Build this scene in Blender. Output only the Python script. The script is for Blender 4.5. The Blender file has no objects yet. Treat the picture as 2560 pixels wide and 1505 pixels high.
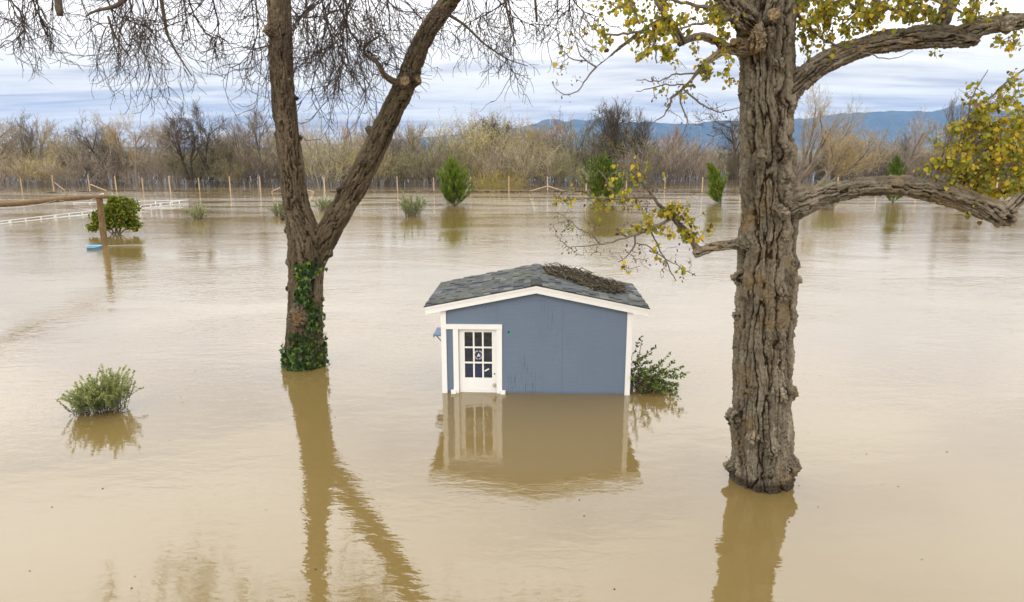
import bpy, math
import numpy as np
from mathutils import Vector, Matrix

# ------------------------------------------------------------------ camera, world, sun, exposure
SC = bpy.context.scene
COL = SC.collection
F_PX, HOR, CAM_H = 1707.0, 375.0, 4.85
PITCH = math.atan((752.5 - HOR) / F_PX)
cam = bpy.data.cameras.new('camera'); cam.sensor_width = 36.0; cam.lens = 36.0 * F_PX / 2560.0
cam.clip_start = 0.1; cam.clip_end = 60000
camo = bpy.data.objects.new('camera', cam); COL.objects.link(camo)
camo.location = (0, 0, CAM_H); camo.rotation_euler = (math.pi / 2 - PITCH, 0, 0)
SC.camera = camo
SUN_EL, SUN_AZ = math.radians(42), math.radians(205)      # azimuth from +Y clockwise: behind the camera, a little to one side
SC.view_settings.view_transform = 'Standard'; SC.view_settings.look = 'None'
SC.view_settings.exposure = 0.0; SC.view_settings.gamma = 1.0
SC.view_settings.use_curve_mapping = False

def nt_add(nt, kind, **kw):
    n = nt.nodes.new(kind)
    for k, v in kw.items(): setattr(n, k, v)
    return n
def setin(n, name, v): n.inputs[name].default_value = v
def ramp(nt, fac, stops, interp='LINEAR'):
    r = nt.nodes.new('ShaderNodeValToRGB'); r.color_ramp.interpolation = interp
    el = r.color_ramp.elements
    while len(el) > 1: el.remove(el[-1])
    for i, (p, c) in enumerate(stops):
        e = el[0] if i == 0 else el.new(p)
        e.position = p
        e.color = (*c, 1) if len(c) == 3 else c
    if fac is not None: nt.links.new(fac, r.inputs[0])
    return r.outputs[0]
def mathn(nt, op, a, b=None, c=None, clamp=False):
    n = nt.nodes.new('ShaderNodeMath'); n.operation = op; n.use_clamp = clamp
    for i, v in enumerate((a, b, c)):
        if v is None: continue
        if isinstance(v, (int, float)): n.inputs[i].default_value = v
        else: nt.links.new(v, n.inputs[i])
    return n.outputs[0]
def mixc(nt, fac, a, b, mode='MIX'):
    n = nt.nodes.new('ShaderNodeMix'); n.data_type = 'RGBA'; n.blend_type = mode
    for sock, v in ((n.inputs[0], fac), (n.inputs[6], a), (n.inputs[7], b)):
        if isinstance(v, (int, float)): sock.default_value = v
        elif isinstance(v, tuple): sock.default_value = (*v, 1)
        else: nt.links.new(v, sock)
    return n.outputs[2]
def noise(nt, vec, scale, detail=4, rough=0.55, dist=0.0, out=0):
    n = nt.nodes.new('ShaderNodeTexNoise'); setin(n, 'Scale', scale); setin(n, 'Detail', detail); setin(n, 'Roughness', rough); setin(n, 'Distortion', dist)
    if vec is not None: nt.links.new(vec, n.inputs['Vector'])
    return n.outputs[out]
def mapping(nt, vec, scale=(1, 1, 1), loc=(0, 0, 0), rot=(0, 0, 0)):
    n = nt.nodes.new('ShaderNodeMapping'); setin(n, 'Scale', scale); setin(n, 'Location', loc); setin(n, 'Rotation', rot)
    nt.links.new(vec, n.inputs['Vector']); return n.outputs[0]

world = bpy.data.worlds.new('World'); SC.world = world; world.use_nodes = True
wt = world.node_tree; wt.nodes.clear()
wo = nt_add(wt, 'ShaderNodeOutputWorld'); bg = nt_add(wt, 'ShaderNodeBackground'); setin(bg, 'Strength', 0.1)
wt.links.new(bg.outputs[0], wo.inputs[0])
sky = nt_add(wt, 'ShaderNodeTexSky', sky_type='NISHITA', sun_disc=False)
sky.sun_elevation = SUN_EL; sky.sun_rotation = SUN_AZ; sky.air_density = 1.0; sky.dust_density = 1.0; sky.ozone_density = 1.5
tc = nt_add(wt, 'ShaderNodeTexCoord'); sep = nt_add(wt, 'ShaderNodeSeparateXYZ'); wt.links.new(tc.outputs['Generated'], sep.inputs[0])
up = mathn(wt, 'MAXIMUM', sep.outputs[2], 0.0)
den = mathn(wt, 'ADD', up, 0.085)
comb = nt_add(wt, 'ShaderNodeCombineXYZ')
wt.links.new(mathn(wt, 'DIVIDE', sep.outputs[0], den), comb.inputs[0]); wt.links.new(mathn(wt, 'DIVIDE', sep.outputs[1], den), comb.inputs[1])
cvec = comb.outputs[0]
c1 = noise(wt, mapping(wt, cvec, (0.30, 0.75, 1), (3.1, 1.7, 0), (0, 0, 0.12)), 1.0, 8, 0.58, 0.8)
c2 = noise(wt, mapping(wt, cvec, (0.8, 1.9, 1), (7.0, 2.2, 0), (0, 0, -0.06)), 1.0, 7, 0.62, 0.6)
c3 = noise(wt, mapping(wt, cvec, (0.05, 0.12, 1), (1.4, 5.2, 0), (0, 0, 0.2)), 1.0, 3, 0.5)
cl = mathn(wt, 'ADD', mathn(wt, 'MULTIPLY', c1, 0.52), mathn(wt, 'ADD', mathn(wt, 'MULTIPLY', c2, 0.42), mathn(wt, 'MULTIPLY', c3, 0.16)))
ccol = ramp(wt, cl, [(0.42, (0.58, 0.60, 0.67)), (0.485, (0.79, 0.79, 0.83)), (0.545, (1.03, 1.0, 0.96)), (0.62, (1.20, 1.17, 1.12))])
lum = ramp(wt, up, [(0.0, (0.310,) * 3), (0.09, (0.37,) * 3), (0.17, (0.56,) * 3), (0.24, (0.92,) * 3), (0.40, (0.95,) * 3), (1.0, (1.0,) * 3)], 'EASE')                 # an overcast sky brightens from the horizon to the zenith
vm = nt_add(wt, 'ShaderNodeVectorMath', operation='SCALE'); wt.links.new(ccol, vm.inputs[0])
wt.links.new(mathn(wt, 'MULTIPLY', lum, 25.5), vm.inputs['Scale'])
wt.links.new(mixc(wt, 0.95, sky.outputs[0], vm.outputs[0]), bg.inputs[0])

sl = bpy.data.lights.new('sun', 'SUN'); sl.energy = 0.7; sl.angle = math.radians(20); sl.color = (1.0, 0.95, 0.87)
so = bpy.data.objects.new('sun', sl); COL.objects.link(so)
sd = Vector((math.sin(SUN_AZ) * math.cos(SUN_EL), math.cos(SUN_AZ) * math.cos(SUN_EL), math.sin(SUN_EL)))
so.rotation_euler = (-sd).to_track_quat('-Z', 'Y').to_euler(); so.location = sd * 60
SC.cycles.max_bounces = 8; SC.cycles.transparent_max_bounces = 24; SC.cycles.volume_bounces = 1
SC.cycles.use_denoising = True

# ------------------------------------------------------------------ helpers: places
CP, SP = math.cos(PITCH), math.sin(PITCH)
def ray(px, py):
    x, y = (px - 1280) / F_PX, -(py - 752.5) / F_PX
    return np.array([x, CP + y * SP, -SP + y * CP])
def at(px, py, Y):                                              # the point seen there that lies Y metres ahead
    d = ray(px, py); return np.array([0, 0, CAM_H]) + d * (Y / d[1])
def gnd(px, py, z=0.0):                                         # the point seen there at height z
    d = ray(px, py); return np.array([0, 0, CAM_H]) + d * ((z - CAM_H) / d[2])
def px2m(w, p):                                                 # a width in picture pixels at point p, in metres
    return w / F_PX * (p[1] * CP - (p[2] - CAM_H) * SP)

# ------------------------------------------------------------------ helpers: meshes and objects
def link(o, parent=None):
    COL.objects.link(o)
    if parent is not None: o.parent = parent
    return o
def mesh_np(name, V, Fs, smooth=False, attrs=None):
    """V (n,3); Fs list of (m,k) int arrays"""
    me = bpy.data.meshes.new(name)
    V = np.asarray(V, np.float32)
    Fs = [np.asarray(f, np.int32) for f in Fs if len(f)]
    me.vertices.add(len(V)); me.vertices.foreach_set('co', V.ravel())
    loops = np.concatenate([f.ravel() for f in Fs]); tot = np.concatenate([np.full(len(f), f.shape[1], np.int32) for f in Fs])
    me.loops.add(len(loops)); me.loops.foreach_set('vertex_index', loops)
    me.polygons.add(len(tot)); me.polygons.foreach_set('loop_start', np.concatenate([[0], np.cumsum(tot)[:-1]]).astype(np.int32))
    me.polygons.foreach_set('loop_total', tot)
    me.polygons.foreach_set('use_smooth', np.full(len(tot), bool(smooth)))
    me.update(calc_edges=True)
    for k, v in (attrs or {}).items():
        a = me.attributes.new(k, 'FLOAT', 'POINT'); a.data.foreach_set('value', np.asarray(v, np.float32))
    return me
def obj(name, me, mat=None, parent=None, loc=None, rotz=None):
    o = bpy.data.objects.new(name, me)
    if mat is not None and me is not None and not me.materials: me.materials.append(mat)
    if loc is not None: o.location = loc
    if rotz is not None: o.rotation_euler[2] = rotz
    return link(o, parent)
def tag(o, label=None, cat=None, group=None, kind=None):
    if label: o['label'] = label
    if cat: o['category'] = cat
    if group: o['group'] = group
    if kind: o['kind'] = kind
    return o
def thing(name, label, cat, loc=(0, 0, 0), rotz=0.0, group=None):
    o = bpy.data.objects.new(name, None); o.empty_display_size = 0.2
    o.location = loc; o.rotation_euler[2] = rotz; link(o); return tag(o, label, cat, group)

class MB:
    """collects pieces, then makes ONE mesh"""
    def __init__(s): s.V, s.F, s.A, s.n = [], {3: [], 4: []}, [], 0
    def add(s, V, Fs, a=0.0):
        V = np.asarray(V, float)
        for f in Fs:
            f = np.asarray(f)
            if len(f): s.F.setdefault(f.shape[1], []).append(f + s.n)
        s.V.append(V); s.A.append(np.broadcast_to(np.asarray(a, float), (len(V),))); s.n += len(V)
    def box(s, lo, hi, M=None, a=0.0):
        (x0, y0, z0), (x1, y1, z1) = lo, hi
        V = np.array([[x0, y0, z0], [x1, y0, z0], [x1, y1, z0], [x0, y1, z0], [x0, y0, z1], [x1, y0, z1], [x1, y1, z1], [x0, y1, z1]], float)
        if M is not None: V = V @ np.array(M)[:3, :3].T + np.array(M)[:3, 3]
        s.add(V, [[[0, 3, 2, 1], [4, 5, 6, 7], [0, 1, 5, 4], [1, 2, 6, 5], [2, 3, 7, 6], [3, 0, 4, 7]]], a)
    def prism(s, poly, y0, y1, a=0.0):
        """poly [(x,z)] counter-clockwise seen from -y, extruded along y"""
        n = len(poly); V = [(x, y0, z) for x, z in poly] + [(x, y1, z) for x, z in poly]
        s.add(V, [[list(range(n))], [list(range(2 * n - 1, n - 1, -1))], [[(i + 1) % n, i, n + i, n + (i + 1) % n] for i in range(n)]], a)
    def tube(s, pts, rad, k=5, a=0.0, cap=True):
        pts = np.asarray(pts, float); n = len(pts)
        rad = np.broadcast_to(np.asarray(rad, float), (n,))
        t = np.gradient(pts, axis=0); t /= np.linalg.norm(t, axis=1)[:, None] + 1e-12
        ref = np.array([0.31, 0.17, 0.93]) if abs(t[:, 2].mean()) < 0.8 else np.array([0.93, 0.2, 0.3])
        e1 = np.cross(t, ref); e1 /= np.linalg.norm(e1, axis=1)[:, None] + 1e-12
        e2 = np.cross(t, e1)
        an = np.arange(k) * 2 * math.pi / k
        V = pts[:, None, :] + rad[:, None, None] * (np.cos(an)[None, :, None] * e1[:, None, :] + np.sin(an)[None, :, None] * e2[:, None, :])
        i = np.arange(n - 1)[:, None] * k; j = np.arange(k)[None, :]; j2 = (j + 1) % k
        q = np.stack([i + j, i + k + j, i + k + j2, i + j2], -1).reshape(-1, 4)
        fs = [q]
        if cap and k >= 3:
            c0, c1 = np.arange(k), np.arange(k)[::-1] + (n - 1) * k
            if k in (3, 4): fs += [c0[None], c1[None]]
            else: fs += [np.array([[c0[0], c0[m], c0[m + 1]] for m in range(1, k - 1)]), np.array([[c1[0], c1[m], c1[m + 1]] for m in range(1, k - 1)])]
        s.add(V.reshape(-1, 3), fs, a)
    def scatter(s, tv, tf, Rm, T, a):
        """copies of a template: Rm (n,3,3) already scaled, T (n,3), a (n,)"""
        tv = np.asarray(tv, float); n, k = len(T), len(tv)
        V = np.einsum('nij,kj->nki', Rm, tv) + T[:, None, :]
        off = (np.arange(n) * k)[:, None, None]
        s.add(V.reshape(-1, 3), [(np.asarray(f)[None] + off).reshape(-1, len(f[0])) for f in tf], np.repeat(a, k))
    def mesh(s, name, smooth=False):
        return mesh_np(name, np.concatenate(s.V), [np.concatenate(f) for f in s.F.values() if f], smooth, {'rnd': np.concatenate(s.A)})
    def build(s, name, mat, parent=None, smooth=False, loc=None, rotz=None):
        return obj(name, s.mesh(name, smooth), mat, parent, loc, rotz)

def rand_rot(rng, n, up=None, spread=1.0):
    """random frames; columns x,y,z. up: mean z axis"""
    z = rng.normal(size=(n, 3)) * spread
    if up is not None: z = z + np.asarray(up)
    z /= np.linalg.norm(z, axis=1)[:, None]
    x = rng.normal(size=(n, 3)); x -= (x * z).sum(1)[:, None] * z; x /= np.linalg.norm(x, axis=1)[:, None]
    return np.stack([x, np.cross(z, x), z], -1)
def frames_from(zax, xhint):
    z = zax / np.linalg.norm(zax, axis=1)[:, None]
    x = xhint - (xhint * z).sum(1)[:, None] * z; x /= np.linalg.norm(x, axis=1)[:, None] + 1e-9
    return np.stack([x, np.cross(z, x), z], -1)

_perm = np.random.default_rng(5).permutation(4096).astype(np.int64)
_grad = np.random.default_rng(6).normal(size=(4096, 3)); _grad /= np.linalg.norm(_grad, axis=1)[:, None]
def pnoise(p):
    p = np.asarray(p, float); i = np.floor(p).astype(np.int64); f = p - i; u = f * f * f * (f * (f * 6 - 15) + 10)
    out = 0
    for dx in (0, 1):
        for dy in (0, 1):
            for dz in (0, 1):
                h = _perm[(_perm[(_perm[(i[:, 0] + dx) & 4095] + i[:, 1] + dy) & 4095] + i[:, 2] + dz) & 4095]
                g = _grad[h]
                w = (u[:, 0] if dx else 1 - u[:, 0]) * (u[:, 1] if dy else 1 - u[:, 1]) * (u[:, 2] if dz else 1 - u[:, 2])
                out = out + w * (g[:, 0] * (f[:, 0] - dx) + g[:, 1] * (f[:, 1] - dy) + g[:, 2] * (f[:, 2] - dz))
    return out * 1.5
def sstep(a, b, x):
    t = np.clip((x - a) / (b - a), 0, 1); return t * t * (3 - 2 * t)

# ------------------------------------------------------------------ materials
def new_mat(name):
    m = bpy.data.materials.new(name); m.use_nodes = True; nt = m.node_tree; nt.nodes.clear()
    out = nt_add(nt, 'ShaderNodeOutputMaterial'); b = nt_add(nt, 'ShaderNodeBsdfPrincipled'); nt.links.new(b.outputs[0], out.inputs[0])
    return m, nt, b, out
def ocoord(nt): return nt_add(nt, 'ShaderNodeTexCoord').outputs['Object']
def attr(nt, name): return nt_add(nt, 'ShaderNodeAttribute', attribute_name=name).outputs['Fac']
def bump(nt, b, h, dist, strength=1.0):
    n = nt_add(nt, 'ShaderNodeBump'); setin(n, 'Distance', dist); setin(n, 'Strength', strength); nt.links.new(h, n.inputs['Height'])
    nt.links.new(n.outputs[0], b.inputs['Normal']); return n

def mat_bark(name, ridge1, ridge2, inner_shade, accent, wet_z=0.10):
    m, nt, b, _ = new_mat(name); oc = ocoord(nt)
    gv = nt_add(nt, 'ShaderNodeAttribute', attribute_name='grain').outputs['Vector']
    n1 = noise(nt, mapping(nt, gv, (7, 7, 1.2)), 1.0, 6, 0.7); n2 = noise(nt, mapping(nt, gv, (55, 55, 5)), 1.0, 4, 0.65)
    n3 = noise(nt, oc, 1.9, 5, 0.65); n6 = noise(nt, mapping(nt, oc, (1.3, 1.3, 0.5), (5, 2, 1)), 1.0, 4, 0.6)
    ridge = mixc(nt, ramp(nt, n2, [(0.32, (0, 0, 0)), (0.68, (1, 1, 1))]), ridge1, ridge2)
    ridge = mixc(nt, ramp(nt, n1, [(0.42, (0, 0, 0)), (0.66, (0.85, 0.85, 0.85))]), ridge, mixc(nt, 0.6, ridge1, inner_shade))
    ridge = mixc(nt, ramp(nt, n3, [(0.51, (0, 0, 0)), (0.66, (0.75, 0.75, 0.75))]), ridge, accent)
    ridge = mixc(nt, ramp(nt, n6, [(0.40, (0.75, 0.75, 0.75)), (0.60, (0, 0, 0))]), ridge, mixc(nt, 1.0, ridge, (0.52, 0.53, 0.50), 'MULTIPLY'))
    col = mixc(nt, ramp(nt, attr(nt, 'ridge'), [(0.12, (0, 0, 0)), (0.60, (1, 1, 1))]), inner_shade, ridge)  # inner bark, darkened further so the furrow bottoms carry painted shade
    sepz = nt_add(nt, 'ShaderNodeSeparateXYZ'); nt.links.new(oc, sepz.inputs[0])
    wz = mathn(nt, 'ADD', sepz.outputs[2], mathn(nt, 'MULTIPLY', mathn(nt, 'SUBTRACT', n1, 0.5), 0.18))
    wet = ramp(nt, mathn(nt, 'DIVIDE', wz, wet_z), [(0.55, (1, 1, 1)), (0.95, (0, 0, 0))])
    col = mixc(nt, wet, col, mixc(nt, 1.0, col, (0.30, 0.27, 0.24), 'MULTIPLY'))
    nt.links.new(col, b.inputs['Base Color'])
    rr = nt_add(nt, 'ShaderNodeMix'); nt.links.new(wet, rr.inputs[0]); rr.inputs[2].default_value = 0.9; rr.inputs[3].default_value = 0.35
    nt.links.new(rr.outputs[0], b.inputs['Roughness']); setin(b, 'Specular IOR Level', 0.2)
    bump(nt, b, mathn(nt, 'ADD', noise(nt, mapping(nt, gv, (75, 75, 9)), 1.0, 5, 0.7), mathn(nt, 'MULTIPLY', noise(nt, oc, 55, 4, 0.7), 0.7)), 0.016, 1.0)
    return m
def mat_plain(name, col, rough=0.7, var=0.15, scale=8.0, spec=0.3, stretch=(1, 1, 1), bmp=0.0, objvar=0.0, bscale=None):
    m, nt, b, _ = new_mat(name); oc = ocoord(nt)
    n = noise(nt, mapping(nt, oc, stretch), scale, 5, 0.6)
    lo = tuple(c * (1 - var) for c in col); hi = tuple(min(1, c * (1 + var)) for c in col)
    c = mixc(nt, ramp(nt, n, [(0.3, (0, 0, 0)), (0.7, (1, 1, 1))]), lo, hi)
    if objvar:
        r = nt_add(nt, 'ShaderNodeObjectInfo').outputs['Random']
        hs = nt_add(nt, 'ShaderNodeHueSaturation'); nt.links.new(c, hs.inputs['Color'])
        nt.links.new(mathn(nt, 'MULTIPLY_ADD', r, 2 * objvar, 1 - objvar), hs.inputs['Value']); c = hs.outputs[0]
    nt.links.new(c, b.inputs['Base Color']); setin(b, 'Roughness', rough); setin(b, 'Specular IOR Level', spec)
    if bmp: bump(nt, b, noise(nt, mapping(nt, oc, stretch), bscale or scale * 3, 5, 0.65), bmp)
    return m
def mat_leaf(name, stops, trans=0.35, rough=0.5, tint=None, spec=0.35):
    """leaf colour by each leaf's own random number"""
    m, nt, b, out = new_mat(name)
    r = mathn(nt, 'FRACT', mathn(nt, 'ADD', attr(nt, 'rnd'), nt_add(nt, 'ShaderNodeObjectInfo').outputs['Random']))
    c = ramp(nt, r, stops)
    if tint:                                                     # the plant's own tone
        c = mixc(nt, 1.0, c, nt_add(nt, 'ShaderNodeObjectInfo').outputs['Color'], 'MULTIPLY')
    nt.links.new(c, b.inputs['Base Color']); setin(b, 'Roughness', rough); setin(b, 'Specular IOR Level', spec)
    tr = nt_add(nt, 'ShaderNodeBsdfTranslucent'); nt.links.new(c, tr.inputs[0])
    mx = nt_add(nt, 'ShaderNodeMixShader'); setin(mx, 0, trans)
    nt.links.new(b.outputs[0], mx.inputs[1]); nt.links.new(tr.outputs[0], mx.inputs[2]); nt.links.new(mx.outputs[0], out.inputs[0])
    return m

M = {}
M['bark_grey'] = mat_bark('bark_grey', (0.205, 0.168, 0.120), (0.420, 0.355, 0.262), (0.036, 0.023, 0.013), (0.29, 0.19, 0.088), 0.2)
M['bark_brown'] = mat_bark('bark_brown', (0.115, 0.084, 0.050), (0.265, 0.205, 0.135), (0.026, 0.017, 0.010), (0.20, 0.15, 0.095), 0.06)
M['branch'] = mat_plain('branch', (0.095, 0.073, 0.052), 0.85, 0.35, 14, 0.2, (1, 1, 0.3), 0.01)
M['branch_pale'] = mat_plain('branch_pale', (0.165, 0.138, 0.106), 0.85, 0.30, 14, 0.2, (1, 1, 1), 0.01)
M['twig'] = mat_plain('twig', (0.105, 0.072, 0.058), 0.8, 0.3, 9, 0.2)
M['twig_dark'] = mat_plain('twig_dark', (0.050, 0.034, 0.027), 0.8, 0.35, 9, 0.2)
M['cut_wood'] = mat_plain('cut_wood', (0.25, 0.175, 0.095), 0.85, 0.65, 30, 0.2, (1, 1, 1), 0.01)
M['hollow_dark'] = mat_plain('hollow_dark', (0.17, 0.105, 0.050), 0.9, 0.75, 26, 0.2, (1, 1, 1), 0.03)
M['leaf_gold'] = mat_leaf('leaf_gold', [(0.0, (0.13, 0.155, 0.016)), (0.22, (0.23, 0.245, 0.022)), (0.40, (0.34, 0.32, 0.030)), (0.58, (0.50, 0.38, 0.030)), (0.76, (0.64, 0.43, 0.026)), (0.84, (0.25, 0.25, 0.03)), (0.94, (0.20, 0.12, 0.035)), (1.0, (0.07, 0.04, 0.022))], 0.42, 0.55)
M['leaf_dead'] = mat_leaf('leaf_dead', [(0.0, (0.075, 0.042, 0.026)), (0.6, (0.14, 0.075, 0.04)), (1.0, (0.26, 0.13, 0.05))], 0.2, 0.8)
M['ivy'] = mat_leaf('ivy', [(0.0, (0.016, 0.036, 0.009)), (0.5, (0.030, 0.064, 0.013)), (0.78, (0.055, 0.11, 0.018)), (0.92, (0.13, 0.22, 0.026)), (1.0, (0.22, 0.32, 0.035))], 0.22, 0.42, spec=0.4)
M['willow'] = mat_leaf('willow', [(0.0, (0.13, 0.175, 0.11)), (0.4, (0.20, 0.25, 0.125)), (0.7, (0.36, 0.39, 0.10)), (0.9, (0.50, 0.50, 0.16)), (1.0, (0.28, 0.32, 0.20))], 0.3, 0.6)
M['sage'] = mat_leaf('sage', [(0.0, (0.17, 0.20, 0.09)), (0.5, (0.25, 0.28, 0.12)), (1.0, (0.36, 0.37, 0.18))], 0.3, 0.7)
M['cedar'] = mat_leaf('cedar', [(0.0, (0.040, 0.075, 0.008)), (0.5, (0.095, 0.150, 0.012)), (0.85, (0.19, 0.26, 0.02)), (1.0, (0.28, 0.34, 0.03))], 0.25, 0.6)
M['laurel'] = mat_leaf('laurel', [(0.0, (0.055, 0.085, 0.010)), (0.4, (0.14, 0.18, 0.014)), (0.7, (0.30, 0.31, 0.02)), (0.94, (0.46, 0.42, 0.03)), (1.0, (0.40, 0.28, 0.05))], 0.28, 0.4)
M['hedge_leaf'] = mat_leaf('hedge_leaf', [(0.0, (0.035, 0.055, 0.014)), (0.5, (0.07, 0.115, 0.02)), (0.85, (0.15, 0.21, 0.03)), (1.0, (0.26, 0.29, 0.05))], 0.25, 0.45)
M['far_wood'] = mat_leaf('far_wood', [(0.0, (0.10, 0.085, 0.070)), (1.0, (0.20, 0.17, 0.14))], 0.0, 0.9, tint=True, spec=0.1)
M['far_twig'] = mat_leaf('far_twig', [(0.0, (0.17, 0.148, 0.122)), (0.5, (0.27, 0.238, 0.198)), (1.0, (0.41, 0.365, 0.305))], 0.15, 0.9, tint=True, spec=0.1)
M['far_leaf'] = mat_leaf('far_leaf', [(0.0, (0.21, 0.20, 0.075)), (0.5, (0.33, 0.31, 0.12)), (1.0, (0.48, 0.44, 0.20))], 0.35, 0.8, tint=True, spec=0.1)
M['white_paint'] = mat_plain('white_paint', (0.80, 0.785, 0.745), 0.5, 0.035, 3.0, 0.35, (1, 1, 0.4), 0.0015, bscale=90)
M['white_plastic'] = mat_plain('white_plastic', (0.66, 0.66, 0.64), 0.4, 0.04, 3.0, 0.4)
M['lumber'] = mat_plain('lumber', (0.48, 0.34, 0.20), 0.75, 0.25, 3, 0.25, (4, 4, 0.6), objvar=0.15)
M['weathered_post'] = mat_plain('weathered_post', (0.16, 0.10, 0.07), 0.8, 0.3, 4)
M['log'] = mat_plain('log', (0.17, 0.105, 0.045), 0.7, 0.5, 7, 0.25, (2.5, 2.5, 0.5), 0.02)
M['wire'] = mat_plain('wire', (0.32, 0.30, 0.29), 0.5, 0.1, 3, 0.4)
M['rope'] = mat_plain('rope', (0.62, 0.60, 0.58), 0.7, 0.1, 30)
M['tub_blue'] = mat_plain('tub_blue', (0.16, 0.42, 0.68), 0.4, 0.08, 6, 0.45)
M['debris'] = mat_leaf('debris', [(0.0, (0.016, 0.011, 0.007)), (0.4, (0.042, 0.028, 0.017)), (0.66, (0.075, 0.052, 0.03)), (0.84, (0.075, 0.068, 0.014)), (0.94, (0.13, 0.10, 0.065)), (1.0, (0.26, 0.22, 0.17))], 0.0, 0.85)
M['wrack'] = mat_plain('wrack', (0.060, 0.042, 0.030), 0.8, 0.4, 6)
M['interior'] = mat_plain('interior', (0.10, 0.085, 0.07), 0.9, 0.2, 3)
M['tarp'] = mat_plain('tarp', (0.05, 0.13, 0.42), 0.5, 0.2, 5)
M['metal'] = mat_plain('metal', (0.42, 0.34, 0.24), 0.3, 0.2, 40, 0.6)
M['black'] = mat_plain('black', (0.012, 0.012, 0.012), 0.6, 0.1, 3)
M['teal'] = mat_plain('teal', (0.06, 0.27, 0.20), 0.6, 0.2, 60)
M['sticker'] = mat_plain('sticker', (0.55, 0.55, 0.68), 0.6, 0.1, 3)
M['shelf_blue'] = mat_plain('shelf_blue', (0.19, 0.26, 0.36), 0.55, 0.3, 9)
M['farm_wall'] = mat_plain('farm_wall', (0.55, 0.55, 0.55), 0.7, 0.05, 0.5)

def mat_blue_wall():
    m, nt, b, _ = new_mat('blue_plywood'); oc = ocoord(nt)
    grain = noise(nt, mapping(nt, oc, (55, 1, 2.2)), 1.0, 5, 0.65, 0.3)
    hgrain = noise(nt, mapping(nt, oc, (2.5, 1, 70)), 1.0, 3, 0.6)
    blot = noise(nt, mapping(nt, oc, (1, 1, 0.55)), 1.3, 4, 0.55)
    col = mixc(nt, blot, (0.128, 0.166, 0.228), (0.158, 0.200, 0.265))
    col = mixc(nt, ramp(nt, hgrain, [(0.45, (0, 0, 0)), (0.6, (0.35, 0.35, 0.35))]), col, (0.114, 0.150, 0.208))
    # paint checked open along the grain, in patches round the middle of the wall
    patch = noise(nt, mapping(nt, oc, (1.5, 1, 0.5), (4.2, 0, 1.1)), 1.0, 3, 0.5)
    crack = mathn(nt, 'MULTIPLY', ramp(nt, grain, [(0.56, (0, 0, 0)), (0.66, (1, 1, 1))]), ramp(nt, patch, [(0.44, (0, 0, 0)), (0.60, (0.75, 0.75, 0.75))]))
    sz_ = nt_add(nt, 'ShaderNodeSeparateXYZ'); nt.links.new(oc, sz_.inputs[0]); zz_ = mathn(nt, 'ADD', sz_.outputs[2], mathn(nt, 'MULTIPLY', blot, 0.08))
    crack = mathn(nt, 'MULTIPLY', crack, ramp(nt, mathn(nt, 'DIVIDE', sz_.outputs[0], 4.0), [(0.22, (0.1, 0.1, 0.1)), (0.36, (1, 1, 1)), (0.54, (1, 1, 1)), (0.66, (0.1, 0.1, 0.1))]))
    col = mixc(nt, ramp(nt, zz_, [(0.05, (0.5, 0.5, 0.5)), (0.11, (0, 0, 0))]), col, (0.085, 0.095, 0.105))
    col = mixc(nt, crack, col, (0.030, 0.042, 0.06))
    nt.links.new(col, b.inputs['Base Color']); setin(b, 'Roughness', 0.62); setin(b, 'Specular IOR Level', 0.3)
    bump(nt, b, mathn(nt, 'SUBTRACT', mathn(nt, 'MULTIPLY', grain, 0.5), crack), 0.0025)
    return m
M['blue'] = mat_blue_wall()
def mat_shingle():
    m, nt, b, _ = new_mat('asphalt_shingle')
    geo = nt_add(nt, 'ShaderNodeNewGeometry').outputs['Position']
    r = mathn(nt, 'FRACT', mathn(nt, 'ADD', attr(nt, 'rnd'), nt_add(nt, 'ShaderNodeObjectInfo').outputs['Random']))
    c = ramp(nt, r, [(0.0, (0.020, 0.023, 0.030)), (0.3, (0.048, 0.055, 0.060)), (0.55, (0.080, 0.088, 0.084)), (0.8, (0.036, 0.041, 0.056)), (1.0, (0.15, 0.155, 0.145))])
    g = noise(nt, geo, 220, 2, 0.7); c = mixc(nt, mathn(nt, 'MULTIPLY_ADD', g, 1.2, -0.2, clamp=True), mixc(nt, 1.0, c, (0.55, 0.55, 0.55), 'MULTIPLY'), mixc(nt, 1.0, c, (1.35, 1.35, 1.3), 'MULTIPLY'))
    ms = noise(nt, geo, 1.6, 5, 0.65); c = mixc(nt, ramp(nt, ms, [(0.50, (0, 0, 0)), (0.66, (0.55, 0.55, 0.55))]), c, (0.075, 0.080, 0.025))
    nt.links.new(c, b.inputs['Base Color']); setin(b, 'Roughness', 0.7); setin(b, 'Specular IOR Level', 0.35)
    bump(nt, b, g, 0.003); return m
M['shingle'] = mat_shingle()
def mat_glass():
    m, nt, b, out = new_mat('window_glass')
    tr = nt_add(nt, 'ShaderNodeBsdfTransparent'); setin(tr, 0, (0.80, 0.83, 0.85, 1))
    gl = nt_add(nt, 'ShaderNodeBsdfGlossy'); setin(gl, 'Roughness', 0.03)
    fr = nt_add(nt, 'ShaderNodeFresnel'); setin(fr, 'IOR', 1.45)
    mx = nt_add(nt, 'ShaderNodeMixShader'); nt.links.new(fr.outputs[0], mx.inputs[0]); nt.links.new(tr.outputs[0], mx.inputs[1]); nt.links.new(gl.outputs[0], mx.inputs[2])
    df = nt_add(nt, 'ShaderNodeBsdfDiffuse'); setin(df, 'Color', (0.16, 0.15, 0.13, 1))
    d = noise(nt, ocoord(nt), 14, 5, 0.7); m2 = nt_add(nt, 'ShaderNodeMixShader'); nt.links.new(mathn(nt, 'MULTIPLY', d, 0.12), m2.inputs[0])
    nt.links.new(mx.outputs[0], m2.inputs[1]); nt.links.new(df.outputs[0], m2.inputs[2]); nt.links.new(m2.outputs[0], out.inputs[0]); return m
M['glass'] = mat_glass()
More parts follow.
